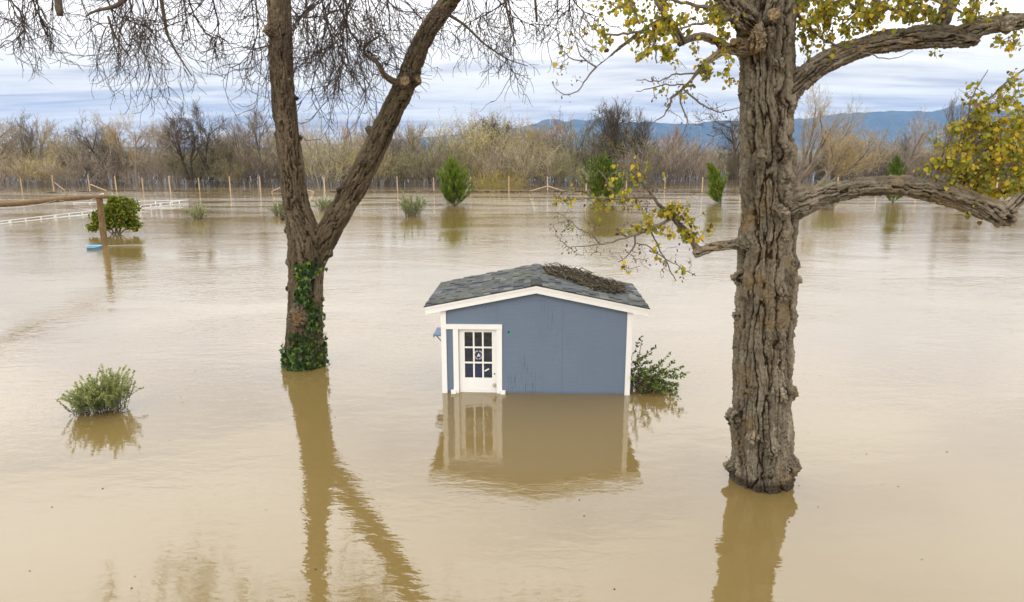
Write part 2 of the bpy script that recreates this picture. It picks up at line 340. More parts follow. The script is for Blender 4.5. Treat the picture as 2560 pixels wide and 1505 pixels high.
def mat_water():
    m, nt, b, _ = new_mat('muddy_water'); oc = ocoord(nt)
    silt = noise(nt, oc, 0.16, 4, 0.5)
    nt.links.new(mixc(nt, silt, (0.172, 0.118, 0.040), (0.190, 0.135, 0.050)), b.inputs['Base Color'])
    setin(b, 'Roughness', 0.02); setin(b, 'IOR', 1.9); setin(b, 'Specular IOR Level', 0.5)
    sp = nt_add(nt, 'ShaderNodeSeparateXYZ'); nt.links.new(oc, sp.inputs[0])
    y = sp.outputs[1]
    far = ramp(nt, mathn(nt, 'DIVIDE', y, 100.0), [(0.05, (0.10, 0.10, 0.10)), (0.13, (0.22, 0.22, 0.22)), (0.22, (0.45, 0.45, 0.45)), (0.40, (0.36, 0.36, 0.36)), (0.60, (0.5, 0.5, 0.5))])
    w1 = noise(nt, mapping(nt, oc, (0.45, 0.8, 1), rot=(0, 0, 0.25)), 1.0, 2, 0.5)                 # slow swell
    w2 = noise(nt, mapping(nt, oc, (2.2, 5.0, 1), rot=(0, 0, -0.12)), 1.0, 3, 0.55, 0.4)          # ripples
    w3 = noise(nt, mapping(nt, oc, (7.0, 15.0, 1), rot=(0, 0, 0.1)), 1.0, 3, 0.5, 0.3)            # breeze
    patch = ramp(nt, noise(nt, mapping(nt, oc, (0.10, 0.22, 1)), 1.0, 3, 0.55, 0.5), [(0.38, (0.15, 0.15, 0.15)), (0.62, (1, 1, 1))])
    race = ramp(nt, noise(nt, mapping(nt, oc, (0.05, 0.35, 1), (0, 2.0, 0)), 1.0, 4, 0.6, 0.6), [(0.45, (0, 0, 0)), (0.60, (1, 1, 1))])
    zone = ramp(nt, mathn(nt, 'DIVIDE', y, 100.0), [(0.50, (0, 0, 0)), (0.66, (1, 1, 1)), (0.86, (0.8, 0.8, 0.8)), (0.95, (0, 0, 0))])
    h = mathn(nt, 'MULTIPLY', w1, 0.011)
    h = mathn(nt, 'ADD', h, mathn(nt, 'MULTIPLY', mathn(nt, 'MULTIPLY', w2, 0.028), mathn(nt, 'MULTIPLY', far, mathn(nt, 'ADD', patch, 0.25))))
    h = mathn(nt, 'ADD', h, mathn(nt, 'MULTIPLY', mathn(nt, 'MULTIPLY', w3, 0.0115), mathn(nt, 'MULTIPLY', far, patch)))
    h = mathn(nt, 'ADD', h, mathn(nt, 'MULTIPLY', mathn(nt, 'MULTIPLY', w2, 0.10), mathn(nt, 'MULTIPLY', zone, race)))
    bump(nt, b, h, 1.0, 1.0)
    return m
M['water'] = mat_water()
def mat_ground():
    m, nt, b, _ = new_mat('ground'); oc = ocoord(nt)
    n = noise(nt, mapping(nt, oc, (0.01, 0.004, 1)), 1.0, 5, 0.6)
    nt.links.new(ramp(nt, n, [(0.3, (0.075, 0.066, 0.036)), (0.55, (0.095, 0.10, 0.042)), (0.75, (0.13, 0.12, 0.065))]), b.inputs['Base Color']); setin(b, 'Roughness', 0.95); return m
M['ground'] = mat_ground()
def mat_mountain():
    m, nt, b, _ = new_mat('mountain'); oc = ocoord(nt)
    n = noise(nt, oc, 0.0025, 6, 0.6)
    nt.links.new(ramp(nt, n, [(0.35, (0.030, 0.045, 0.050)), (0.65, (0.075, 0.095, 0.085))]), b.inputs['Base Color']); setin(b, 'Roughness', 1.0); setin(b, 'Specular IOR Level', 0.0); return m  # forest green with a bluish haze tint put into the base colour
M['mountain'] = mat_mountain()

# ------------------------------------------------------------------ the setting: ground, water, mountains, haze
def grid_mesh(name, xs, ys, zf, smooth=True):
    X, Y = np.meshgrid(xs, ys); V = np.stack([X, Y, zf(X, Y)], -1).reshape(-1, 3)
    nx, ny = len(xs), len(ys); i = np.arange(ny - 1)[:, None] * nx + np.arange(nx - 1)[None]
    q = np.stack([i, i + 1, i + nx + 1, i + nx], -1).reshape(-1, 4)
    return mesh_np(name, V, [q], smooth)
ys = np.array([-120, 0, 60, 130, 165, 185, 200, 260, 400, 700, 1500, 3500, 7000, 10200.0])
obj('ground', grid_mesh('ground', np.linspace(-16000, 16000, 41), ys, lambda X, Y: np.interp(Y, [0, 160, 195, 400, 16000], [-1.5, -1.2, 0.35, 0.8, 2.0])), M['ground'])['kind'] = 'structure'
obj('flood_water', grid_mesh('flood_water', np.linspace(-420, 420, 3), np.array([-60, 60, 330.0]), lambda X, Y: X * 0), M['water'])['kind'] = 'structure'
ridge_px = [(-2600, 362), (-900, 366), (0, 369), (350, 367), (600, 371), (900, 362), (989, 350), (1074, 345), (1150, 338), (1228, 331), (1330, 316), (1413, 306), (1438, 303), (1474, 307), (1560, 310), (1645, 311), (1717, 314), (1760, 311), (1817, 307), (1992, 301), (2053, 291), (2171, 284), (2242, 284), (2303, 287), (2371, 285), (2560, 279), (3000, 290), (4200, 300)]
MY = 9500.0
rx = np.array([(p[0] - 1280) / F_PX * MY for p in ridge_px]); rz = np.array([(HOR - p[1]) / F_PX * MY + 5 for p in ridge_px])
def mz(X, Y):
    base = np.interp(X, rx, rz)
    t = np.clip((Y - 7600) / (MY - 7600), 0, 1.25); up = np.where(t <= 1, sstep(0, 1, t), 1 - 0.6 * (t - 1))
    n = pnoise(np.stack([X * 0.0016, Y * 0.0016, X * 0], -1).reshape(-1, 3)).reshape(X.shape) + 0.5 * pnoise(np.stack([X * 0.004, Y * 0.004, X * 0 + 3], -1).reshape(-1, 3)).reshape(X.shape)
    rd = 0.05 * pnoise(np.stack([X * 0.009, Y * 0, X * 0 + 9], -1).reshape(-1, 3)).reshape(X.shape)
    return np.maximum(base * up * (1 + 0.45 * n * (1 - sstep(0.75, 1, t)) + rd), 0) - 6 * (1 - sstep(0, 0.1, t))
obj('mountains', grid_mesh('mountains', np.linspace(-15000, 15000, 420), np.linspace(7600, 9950, 34), mz), M['mountain'])['kind'] = 'structure'

hz_m = bpy.data.materials.new('haze'); hz_m.use_nodes = True; hz_m.node_tree.nodes.clear()
ho = nt_add(hz_m.node_tree, 'ShaderNodeOutputMaterial'); pv = nt_add(hz_m.node_tree, 'ShaderNodeVolumePrincipled')
setin(pv, 'Color', (0.30, 0.54, 1.0, 1)); setin(pv, 'Density', 0.000045); hz_m.node_tree.links.new(pv.outputs[0], ho.inputs['Volume'])
hb = MB(); hb.box((-16400, -200, -2.6), (16400, 10320, 640))
tag(hb.build('haze', hz_m), kind='stuff')

# ------------------------------------------------------------------ the blue shed
HL = gnd(1108.6, 981); HR = gnd(1571.4, 987); HANG = math.atan2(HR[1] - HL[1], HR[0] - HL[0]); HW = float(np.linalg.norm(HR - HL)); HD = 2.25
shed = thing('shed', 'small blue shed with white trim standing flooded to its door handle', 'shed', (HL[0], HL[1], 0), HANG)
ca, sa = math.cos(HANG), math.sin(HANG)
def sl2w(u, v, w): return np.array([HL[0] + u * ca - v * sa, HL[1] + u * sa + v * ca, w])
def w2sl(p): d = np.asarray(p) - np.array([HL[0], HL[1], 0]); return np.array([d[0] * ca + d[1] * sa, -d[0] * sa + d[1] * ca, d[2]])
UC, OV, FO, BO = HW / 2, 0.31, 0.10, 0.14                       # ridge position, eave overhang, front and back overhang
ZB, SLOPE, FASH = 1.665, 0.202, 0.145                           # underside of the fascia at its ends, pitch, fascia height
def zroof(u, off=0.0): return ZB + (UC + OV - abs(u - UC)) * SLOPE + off
WB = -0.9
def zw(u): return zroof(u) + 0.03
# plywood sheets of the front wall (gaps of 4 mm), y0 = outer face
seam1, seam2, zs = 1.10, 2.42, 1.935
us = UC - (UC + OV - (zs - 0.03 - ZB) / SLOPE)
uL = UC - ((UC + OV) - (zs - 0.03 - ZB) / SLOPE); uR = 2 * UC - uL
g = 0.0012
DU0, DU1, DZ1 = 0.33, 1.09, 1.345                               # door leaf
for poly in ([(0.002, WB), (DU0 - 0.10, WB), (DU0 - 0.10, DZ1 + 0.02), (seam1 - g, DZ1 + 0.02), (seam1 - g, min(zs, zw(seam1)) - g)] + ([(uL, zs - g)] if uL < seam1 else []) + [(0.002, zw(0.002))],
             [(seam1 + g, WB), (seam2 - g, WB), (seam2 - g, zs - g), (max(seam1 + g, uL), zs - g)] + ([(seam1 + g, zw(seam1 + g))] if uL > seam1 else []),
             [(seam2 + g, WB), (HW - 0.002, WB), (HW - 0.002, zw(HW)), (uR, zs - g), (seam2 + g, zs - g)],
             [(uL + 0.01, zs + g), (uR - 0.01, zs + g), (UC, zw(UC))]):
    b = MB(); b.prism(poly, 0.0, 0.016); b.build('wall_panel', M['blue'], shed)
b = MB()                                                         # framing behind the sheets, side and back walls
b.box((0.004, 0.02, WB), (0.06, HD, zw(0.0) - 0.02)); b.box((HW - 0.06, 0.02, WB), (HW - 0.004, HD, zw(0.0) - 0.02))
b.prism([(0.061, WB), (HW - 0.061, WB), (HW - 0.061, zw(0)), (UC, zw(UC) - 0.02), (0.061, zw(0))], HD - 0.05, HD)
b.build('wall', M['blue'], shed)
b = MB(); b.prism([(1.12, WB), (HW - 0.062, WB), (HW - 0.062, zw(0) - 0.02), (UC, zw(UC) - 0.05), (1.12, zw(1.12) - 0.05)], 0.022, 0.05)
b.box((0.062, 0.06, -0.72), (HW - 0.062, HD - 0.06, -0.66)); b.box((1.45, 0.06, -0.6), (1.5, HD - 0.06, 1.5)); b.box((0.07, HD - 0.12, -0.6), (1.44, HD - 0.06, 1.6)); b.box((0.062, 0.06, -0.6), (0.09, HD - 0.12, 1.6)); b.box((0.07, 0.03, 1.62), (1.5, HD - 0.06, 1.66))
b.build('lining', M['interior'], shed)
b = MB(); b.box((-0.018, -0.028, WB), (0.085, -0.001, zroof(0.03) + 0.02)); b.box((-0.018, -0.0005, WB), (0.0, 0.09, zroof(0.0))); b.build('corner_board', M['white_paint'], shed)
b = MB(); b.box((HW - 0.085, -0.028, WB), (HW + 0.018, -0.001, zroof(HW - 0.03) + 0.02)); b.box((HW, -0.0005, WB), (HW + 0.018, 0.09, zroof(HW))); b.build('corner_board', M['white_paint'], shed)
# rake boards with a narrow strip along the top
for s in (-1, 1):
    e = UC + s * (UC + OV)
    def q(u, o): return (u, zroof(u, o))
    b = MB(); poly = [q(e, 0.0), q(UC, 0.0), q(UC, FASH), q(e, FASH)]
    if s > 0: poly = [q(UC, 0.0), q(e, 0.0), q(e, FASH), q(UC, FASH)]
    b.prism(poly, -FO, -FO + 0.03); fb = b.build('fascia_board', M['white_paint'], shed)
    b = MB(); poly = [q(e, FASH - 0.042), q(UC, FASH - 0.042), q(UC, FASH + 0.004), q(e, FASH + 0.004)]
    if s > 0: poly = [q(UC, FASH - 0.042), q(e, FASH - 0.042), q(e, FASH + 0.004), q(UC, FASH + 0.004)]
    b.prism(poly, -FO - 0.014, -FO - 0.0005); b.build('trim_strip', M['white_paint'], fb)
    b = MB(); x0, x1 = sorted((e, e - s * 0.025)); b.prism([(x0, ZB + 0.0), (x1, ZB + 0.0), (x1, ZB + FASH - 0.01), (x0, ZB + FASH - 0.01)], -FO + 0.031, HD + BO); b.build('eave_board', M['white_paint'], shed)
# roof: deck, shingles, ridge caps
roof = bpy.data.objects.new('roof', None); link(roof, shed)
for s in (-1, 1):
    e = UC + s * (UC + OV + 0.03)
    poly = [(e, zroof(UC + s * (UC + OV)) - 0.03 * SLOPE + FASH + 0.006), (UC, zroof(UC, FASH + 0.006)), (UC, zroof(UC, FASH + 0.018)), (e, zroof(UC + s * (UC + OV)) - 0.03 * SLOPE + FASH + 0.018)]
    if s > 0: poly = [poly[1], poly[0], poly[3], poly[2]]
    b = MB(); b.prism(poly, -FO - 0.02, HD + BO); b.build('deck', M['black'], roof)
SLEN = math.hypot(1, SLOPE) * (UC + OV + 0.03); RL = HD + BO + FO + 0.03; SA = math.atan(SLOPE)
NC, NT = 17, 11; EXP = SLEN / NC; TW = RL / NT
def shingle_mesh(w, t, L):
    b = MB(); b.box((-L * 0.78, 0.003, -0.004), (L * 0.30, w - 0.003, t)); me = b.mesh('shingle'); me.materials.append(M['shingle']); return me
rng = np.random.default_rng(11)
sh_me = [shingle_mesh(TW, t, EXP * 1.3) for t in (0.005, 0.012, 0.020)]
spots = []
for s in (-1, 1):
    for c in range(NC):
        d = (c + 0.5) * EXP                                     # distance down from the ridge
        offs = rng.uniform(0, TW) if c % 2 else rng.uniform(0, TW) * 0.5
        k = 0
        y = -FO - 0.03 - offs
        while y < HD + BO - 0.01:
            y0, y1 = max(y, -FO - 0.03), min(y + TW, HD + BO + 0.012); y += TW
            if y1 - y0 > 0.05: spots.append((s, d, y0, y1))
rest = MB(); nsh = 0
order = sorted(range(len(spots)), key=lambda i: spots[i][2] + (0.0 if spots[i][0] < 0 else 0.35))
for i in order:
    s, d, y0, y1 = spots[i]
    tilt = SA - 0.055
    M4 = Matrix.Translation((UC + s * d * math.cos(SA), y0, zroof(UC, FASH + 0.0235) - d * math.sin(SA))) @ Matrix.Rotation(0 if s > 0 else math.pi, 4, 'Z')
    if s < 0: M4 = Matrix.Translation((0, y1 - y0, 0)) @ M4
    M4 = M4 @ Matrix.Rotation(tilt, 4, 'Y') @ Matrix.Diagonal((1, (y1 - y0) / TW, 1, 1))
    if nsh < 300:
        o = bpy.data.objects.new('shingle', sh_me[int(rng.integers(3))]); link(o, roof); o.matrix_local = M4; nsh += 1
    else:
        t = (0.005, 0.012, 0.020)[int(rng.integers(3))]
        rest.box((-EXP * 1.3 * 0.78, 0.003, -0.004), (EXP * 1.3 * 0.30, TW - 0.003, t), M4, rng.uniform())
tag(rest.build('shingle_rest', M['shingle'], roof), kind='stuff')
yc = -FO - 0.035; k = 0
while yc < HD + BO - 0.02:
    step = 0.075 if k < 9 else 0.16
    z0 = zroof(UC, FASH + 0.038) + (0.004 if k < 9 else 0); hw = 0.112; L = step * 1.5; th = 0.011
    tl = 0.012 if k < 9 else 0.006
    V = []
    for yy, lift in ((yc, tl), (min(yc + L, HD + BO + 0.01), 0.0)):
        for u, dz in ((-hw, -hw * SLOPE), (0, 0), (hw, -hw * SLOPE)): V.append((UC + u, yy, z0 + dz + lift))
        for u, dz in ((hw, -hw * SLOPE), (0, 0), (-hw, -hw * SLOPE)): V.append((UC + u, yy, z0 + dz + lift - th))
    b = MB(); b.add(V, [[[0, 5, 4, 1], [1, 4, 3, 2], [6, 7, 10, 11], [7, 8, 9, 10], [0, 1, 7, 6], [1, 2, 8, 7], [2, 3, 9, 8], [3, 4, 10, 9], [4, 5, 11, 10], [5, 0, 6, 11]]], rng.uniform())
    b.build('ridge_cap', M['shingle'], roof); yc += step; k += 1
# door with nine panes, casing
door = bpy.data.objects.new('door', None); link(door, shed)
DY = 0.035
pu0, pu1, pz0, pz1 = DU0 + 0.115, DU1 - 0.09, 0.31, 1.275       # glazed field
b = MB()
b.box((DU0, DY, WB), (pu0, DY + 0.04, DZ1)); b.box((pu1, DY, WB), (DU1, DY + 0.04, DZ1)); b.box((pu0 + 0.0005, DY + 0.001, pz1), (pu1 - 0.0005, DY + 0.039, DZ1 - 0.001)); b.box((pu0 + 0.0005, DY + 0.001, WB), (pu1 - 0.0005, DY + 0.039, pz0))
b.build('leaf_frame', M['white_paint'], door)
b = MB(); b.box((pu0 - 0.002, DY - 0.006, 0.058), (pu1 + 0.002, DY - 0.0005, 0.075)); b.build('bottom_molding', M['white_paint'], door)
pw = (pu1 - pu0) / 3; ph = (pz1 - pz0) / 3
for i in (1, 2):
    b = MB(); b.box((pu0 + i * pw - 0.016, DY + 0.004, pz0), (pu0 + i * pw + 0.016, DY + 0.036, pz1)); b.build('muntin', M['white_paint'], door)
    b = MB(); b.box((pu0, DY + 0.0065, pz0 + i * ph - 0.016), (pu1, DY + 0.0335, pz0 + i * ph + 0.016)); b.build('muntin', M['white_paint'], door)
for i in range(3):
    for j in range(3):
        b = MB(); b.box((pu0 + i * pw, DY + 0.019, pz0 + j * ph), (pu0 + (i + 1) * pw - 0.0005, DY + 0.022, pz0 + (j + 1) * ph - 0.0005)); b.build('pane', M['glass'], door)
def disc(mb, cx, y, cz, r, k=16, rin=0.0, a0=0, a1=2 * math.pi, th=0.002):
    an = np.linspace(a0, a1, k + 1); o = [(cx + r * math.cos(t), y, cz + r * math.sin(t)) for t in an]
    i_ = [(cx + rin * math.cos(t), y, cz + rin * math.sin(t)) for t in an]
    n = k + 1; mb.add(o + i_, [[[i, i + 1, n + i + 1, n + i] for i in range(k)]])
b = MB(); scx, scz = pu0 + 1.5 * pw, pz0 + 1.5 * ph; yy = DY + 0.0175
for i in range(26):                                              # a ring of small letters and a figure, too worn to read
    if i in (6, 19): continue
    t = i * 2 * math.pi / 26; disc(b, scx, yy, scz, 0.098, 2, 0.070, t, t + 0.13)
b.add([(scx + x, yy, scz + z) for x, z in ((-0.035, -0.035), (0.035, -0.035), (0.04, 0.0), (0.018, 0.01), (0.006, 0.05), (-0.006, 0.02))], [[[0, 1, 2, 3]], [[0, 3, 5], [3, 4, 5]]])
b.build('sticker', M['sticker'], door)
b = MB(); b.box((-0.05, -0.001, -0.014), (0.05, 0.0, 0.014)); lb = b.build('paper_label', M['white_paint'], door); lb.location = (pu0 + 2.42 * pw, DY + 0.0175, pz0 + 0.52 * ph); lb.rotation_euler[1] = -0.55
b = MB(); cyl = [(DU1 - 0.04, DY - 0.001, 0.40), (DU1 - 0.04, DY + 0.02, 0.40)]; b.tube([(c[0], c[1] - 0.002, c[2]) for c in cyl], [0.016, 0.016], 14); b.build('lock_hole', M['black'], door)
b = MB(); b.tube([(DU1 - 0.045, DY + 0.0, 0.165), (DU1 - 0.045, DY - 0.014, 0.165), (DU1 - 0.045, DY - 0.016, 0.165), (DU1 - 0.045, DY - 0.035, 0.165), (DU1 - 0.045, DY - 0.055, 0.165), (DU1 - 0.045, DY - 0.068, 0.165), (DU1 - 0.045, DY - 0.072, 0.165)], [0.036, 0.036, 0.014, 0.014, 0.031, 0.027, 0.010], 16); b.build('knob', M['metal'], door, smooth=True)
CX0 = DU0 - 0.11
for x0, x1 in ((CX0, DU0 - 0.003), (DU1 + 0.003, DU1 + 0.115)):
    b = MB(); b.box((x0, -0.026, WB), (x1, -0.0005, DZ1 + 0.004)); b.box((x0 + 0.02, 0.0, WB), (x1 - 0.02, DY + 0.045, DZ1)) ; b.build('door_casing', M['white_paint'], shed)
b = MB(); b.box((0.087, -0.034, DZ1 + 0.0055), (DU1 + 0.118, -0.0005, DZ1 + 0.105)); b.build('door_head', M['white_paint'], shed)
b = MB(); b.box((DU0 - 0.002, 0.0, DZ1 + 0.001), (DU1 + 0.002, DY + 0.045, DZ1 + 0.018)); b.build('door_jamb', M['white_paint'], shed)
for x in (CX0 - 0.055, DU1 + 0.085):
    b = MB(); b.box((x, -0.075, -0.06), (x + 0.098, -0.0275, 0.075)); b.build('plinth_block', M['white_paint'], shed)
b = MB(); bx = w2sl(at(1276, 831, HL[1]));
an = np.linspace(0, 2 * math.pi, 15)[:-1]; rr_ = 0.042 * (1 + 0.12 * np.sin(an * 3 + 1))
b.prism([(bx[0] + r * math.cos(t), bx[2] + r * math.sin(t)) for r, t in zip(rr_, an)], -0.004, -0.0006); b.build('wall_patch', M['teal'], shed)
b = MB(); b.prism([(bx[0] - 0.03 + 0.02 * math.cos(t), bx[2] + 0.02 + 0.02 * math.sin(t)) for t in an], -0.0065, -0.0045); b.build('wall_hole', M['black'], shed)
# side shelf, seen past the corner
b = MB(); b.box((-0.30, 0.75, 0.985), (-0.001, 1.35, 1.02)); b.box((-0.30, 0.75, 0.955), (-0.28, 1.35, 0.985)); shf = b.build('side_shelf', M['shelf_blue'], shed)
b = MB(); b.tube([(-0.02, 0.85, 0.70), (-0.25, 0.85, 0.975)], [0.012, 0.012], 6); b.tube([(-0.02, 1.25, 0.70), (-0.25, 1.25, 0.975)], [0.012, 0.012], 6); b.build('bracket', M['shelf_blue'], shf)
# blue tarp over goods inside
nx = 24; V = []
X, Y = np.meshgrid(np.linspace(0.12, 1.40, nx), np.linspace(0.35, 1.7, nx))
Z = 0.62 - 0.30 * X + 0.14 * Y + 0.05 * pnoise(np.stack([X * 3, Y * 3, X * 0], -1).reshape(-1, 3)).reshape(X.shape)
i = np.arange(nx - 1)[:, None] * nx + np.arange(nx - 1)[None]
V = np.stack([X, Y, Z], -1).reshape(-1, 3); Vb = V.copy(); Vb[:, 2] = -0.65
q = np.stack([i, i + 1, i + nx + 1, i + nx], -1).reshape(-1, 4); nn = nx * nx
f0 = np.arange(nx - 1); sk = np.stack([f0, f0 + 1 + 0, f0 + 1 + nn, f0 + nn], -1)[:, ::-1]
tp = mesh_np('tarp', np.concatenate([V, Vb]), [q, sk], True)
o = obj('tarp', tp, M['tarp']); tag(o, 'blue tarp covering goods inside the shed behind the door panes', 'tarp'); o.matrix_world = Matrix.Translation((HL[0], HL[1], 0)) @ Matrix.Rotation(HANG, 4, 'Z')

# debris of twigs on the roof: stuff nobody could count
rng = np.random.default_rng(21)
def roofpt(px, py):                                             # on the far-side slope (u > ridge)
    zr = zroof(UC, FASH + 0.03); d = ray(px, py); o = np.array([0, 0, CAM_H])
    n = np.array([math.sin(SA) * ca, math.sin(SA) * sa, math.cos(SA)]); p0 = sl2w(UC, 0, zr)
    t = np.dot(p0 - o, n) / np.dot(d, n); return w2sl(o + d * t)[:2]
outline = [(1358, 672), (1380, 670), (1420, 672), (1455, 684), (1478, 690), (1500, 702), (1530, 706), (1562, 722), (1560, 734), (1530, 735), (1490, 729), (1440, 708), (1400, 697), (1372, 687)]
op = np.array([roofpt(*p) for p in outline])
def inside(P, poly):
    x, y = P[:, 0], P[:, 1]; c = np.zeros(len(P), bool); j = len(poly) - 1
    for i in range(len(poly)):
        xi, yi = poly[i]; xj, yj = poly[j]
        c ^= ((yi > y) != (yj > y)) & (x < (xj - xi) * (y - yi) / (yj - yi + 1e-12) + xi); j = i
    return c
lo, hi = op.min(0), op.max(0)
C = rng.uniform(lo, hi, size=(6000, 2)); C = C[inside(C, op)][:1500]
db = MB()
def zr_at(u): return zroof(UC, FASH + 0.045) - (u - UC) * SLOPE
dirmain = (op[7] - op[0]); dirmain /= np.linalg.norm(dirmain)
for c in C:
    ang = math.atan2(dirmain[1], dirmain[0]) + rng.normal() * 0.7
    L = rng.uniform(0.06, 0.20) + (rng.uniform() < 0.12) * rng.uniform(0.1, 0.3); n = 5; t = np.linspace(-0.5, 0.5, n) * L; bend = rng.normal() * 0.35
    a2 = ang + bend * t / L * 2
    P = np.stack([c[0] + np.cumsum(np.cos(a2)) * L / n - L / 2 * math.cos(ang), c[1] + np.cumsum(np.sin(a2)) * L / n - L / 2 * math.sin(ang)], -1)
    h = rng.uniform(0.0, 0.085) * rng.uniform(0.3, 1) * (0.4 + 1.3 * abs(pnoise(np.array([[c[0] * 5, c[1] * 5, 0.3]]))[0]) * 2)
    Z = zr_at(P[:, 0]) + h + (t / L) * rng.normal() * 0.045 + 0.004
    db.tube(np.column_stack([P, np.maximum(Z, zr_at(P[:, 0]) + 0.003)]), rng.uniform(0.0025, 0.0085), 3, min(0.999, rng.uniform() ** 1.2))
for c in C[::5]:                                                # clods of leaf mould between the twigs
    r = rng.uniform(0.02, 0.05); k = rng.normal(size=(8, 3)) * 0.25 + np.array([[x, y, z] for x in (-1, 1) for y in (-1, 1) for z in (-0.6, 0.6)])
    V = k * r; V[:, :2] += c; V[:, 2] = np.maximum(V[:, 2], -0.0) + zr_at(V[:, 0]) - 0.003
    db.add(V, [[[0, 1, 3, 2], [4, 6, 7, 5], [0, 4, 5, 1], [2, 3, 7, 6], [0, 2, 6, 4], [1, 5, 7, 3]]], rng.uniform(0, 0.4))
for path in (((1361, 675), (1366, 684), (1375, 693), (1388, 700)), ((1436, 702), (1448, 711), (1463, 720), (1470, 724)), ((1446, 686), (1455, 681), (1470, 688), (1480, 692))):
    P = np.array([roofpt(*p) for p in path]); db.tube(np.column_stack([P, zr_at(P[:, 0]) + 0.09]), 0.009, 5, 0.95)
dob = db.build('twig_debris', M['debris']); dob.matrix_world = Matrix.Translation((HL[0], HL[1], 0)) @ Matrix.Rotation(HANG, 4, 'Z')
tag(dob, 'matted heap of dead twigs and moss lying on the shed roof', 'twig heap', kind='stuff')

# ------------------------------------------------------------------ big trees: skeletons, remeshed and barked
def resample(P, R, step):
    P, R = np.asarray(P, float), np.asarray(R, float)
    s = np.concatenate([[0], np.cumsum(np.linalg.norm(np.diff(P, axis=0), axis=1))]); n = max(3, int(s[-1] / step) + 1)
    # smooth (Catmull-Rom by dense interpolation)
    t = np.linspace(0, s[-1], n); out = np.stack([np.interp(t, s, P[:, k]) for k in range(3)], -1); r = np.interp(t, s, R)
    for _ in range(2):
        out[1:-1] = 0.25 * out[:-2] + 0.5 * out[1:-1] + 0.25 * out[2:]; r[1:-1] = 0.25 * r[:-2] + 0.5 * r[1:-1] + 0.25 * r[2:]
    return out, r
def px_path(rows):                                              # rows of (px, py, width px, Y)
    P = np.array([at(a, b_, Y) for a, b_, w, Y in rows]); R = np.array([px2m(w, p) / 2 for (a, b_, w, Y), p in zip(rows, P)]); return P, R
def solid_tree(name, paths, knobs, voxel, mat, parent, freq, depth, smooth_it=3, seed=0):
    tb = MB(); sk = []
    for P, R in paths:
        P, R = resample(P, R, 0.12); tb.tube(P, R, 20); sk.append((P, R))
    for c, r, amp in knobs:                                     # burl cores
        tb.tube([c + np.array([0, 0, -r]), c + np.array([0, 0, -r * 0.6]), c, c + np.array([0, 0, r * 0.6]), c + np.array([0, 0, r])], [0.2 * r, 0.62 * r, 0.84 * r, 0.62 * r, 0.2 * r], 12)
    me = tb.mesh(name + '_raw'); o = bpy.data.objects.new(name + '_raw', me); COL.objects.link(o)
    md = o.modifiers.new('r', 'REMESH'); md.mode = 'VOXEL'; md.voxel_size = voxel
    ms = o.modifiers.new('s', 'SMOOTH'); ms.factor = 0.5; ms.iterations = int(smooth_it * 0.02 / voxel) + 3
    ev = o.evaluated_get(bpy.context.evaluated_depsgraph_get()); m2 = bpy.data.meshes.new_from_object(ev)
    bpy.data.objects.remove(o); bpy.data.meshes.remove(me)
    n = len(m2.vertices); V = np.empty(n * 3, np.float32); m2.vertices.foreach_get('co', V); V = V.reshape(-1, 3).astype(float)
    N = np.empty(n * 3, np.float32); m2.vertices.foreach_get('normal', N); N = N.reshape(-1, 3).astype(float)
    best = np.full(n, 1e9); bk = np.zeros((n, 3)); brad = np.zeros(n)
    for bi, (P, R) in enumerate(sk):
        s = np.concatenate([[0], np.cumsum(np.linalg.norm(np.diff(P, axis=0), axis=1))])
        T = np.gradient(P, axis=0); T /= np.linalg.norm(T, axis=1)[:, None]
        e1 = np.cross(T, np.array([0.25, 0.9, 0.1])); e1 /= np.linalg.norm(e1, axis=1)[:, None]; e2 = np.cross(T, e1)
        for c0 in range(0, n, 60000):
            v = V[c0:c0 + 60000]; d = np.linalg.norm(v[:, None, :] - P[None], axis=2); k = d.argmin(1); dd = d[np.arange(len(v)), k] / (R[k] + 0.02)
            w = v - P[k]; vv = s[k] + (w * T[k]).sum(1); a_, b_ = (w * e1[k]).sum(1), (w * e2[k]).sum(1)
            rad = np.hypot(a_, b_) + 1e-6; rs = np.maximum(R[k], 0.05)
            loc = np.stack([a_ / rad * rs, b_ / rad * rs, vv + bi * 7.3], -1)
            m_ = dd < best[c0:c0 + 60000]; ii = np.where(m_)[0] + c0
            best[ii] = dd[m_]; bk[ii] = loc[m_]; brad[ii] = R[k][m_]
    # furrows: zero lines of a noise drawn out along the limb
    q = bk.copy()
    q[:, 0] += pnoise(V * 2.3 + seed) * 0.04 + pnoise(V * 9 + seed) * 0.012; q[:, 1] += pnoise(V * 2.3 + 31 + seed) * 0.04 + pnoise(V * 9 + 7) * 0.012
    fs = np.clip(0.32 / np.maximum(brad, 0.04), 0.8, 2.6) ** 0.6; fq = (freq * fs)[:, None]
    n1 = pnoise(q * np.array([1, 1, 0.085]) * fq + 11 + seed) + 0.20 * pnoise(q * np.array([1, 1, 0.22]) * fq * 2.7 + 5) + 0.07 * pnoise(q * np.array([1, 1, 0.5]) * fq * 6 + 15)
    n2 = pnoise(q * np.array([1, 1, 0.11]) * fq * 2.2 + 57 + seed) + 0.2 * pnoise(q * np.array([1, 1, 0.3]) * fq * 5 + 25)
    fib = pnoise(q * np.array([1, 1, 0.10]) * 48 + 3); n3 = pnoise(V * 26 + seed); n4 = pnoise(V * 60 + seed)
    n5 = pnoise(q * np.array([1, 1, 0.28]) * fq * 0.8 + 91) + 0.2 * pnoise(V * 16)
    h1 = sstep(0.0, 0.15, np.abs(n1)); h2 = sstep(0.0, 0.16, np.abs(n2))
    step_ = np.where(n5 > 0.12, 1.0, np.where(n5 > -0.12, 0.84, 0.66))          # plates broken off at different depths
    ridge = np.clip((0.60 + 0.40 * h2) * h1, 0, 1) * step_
    burl = np.zeros(n)
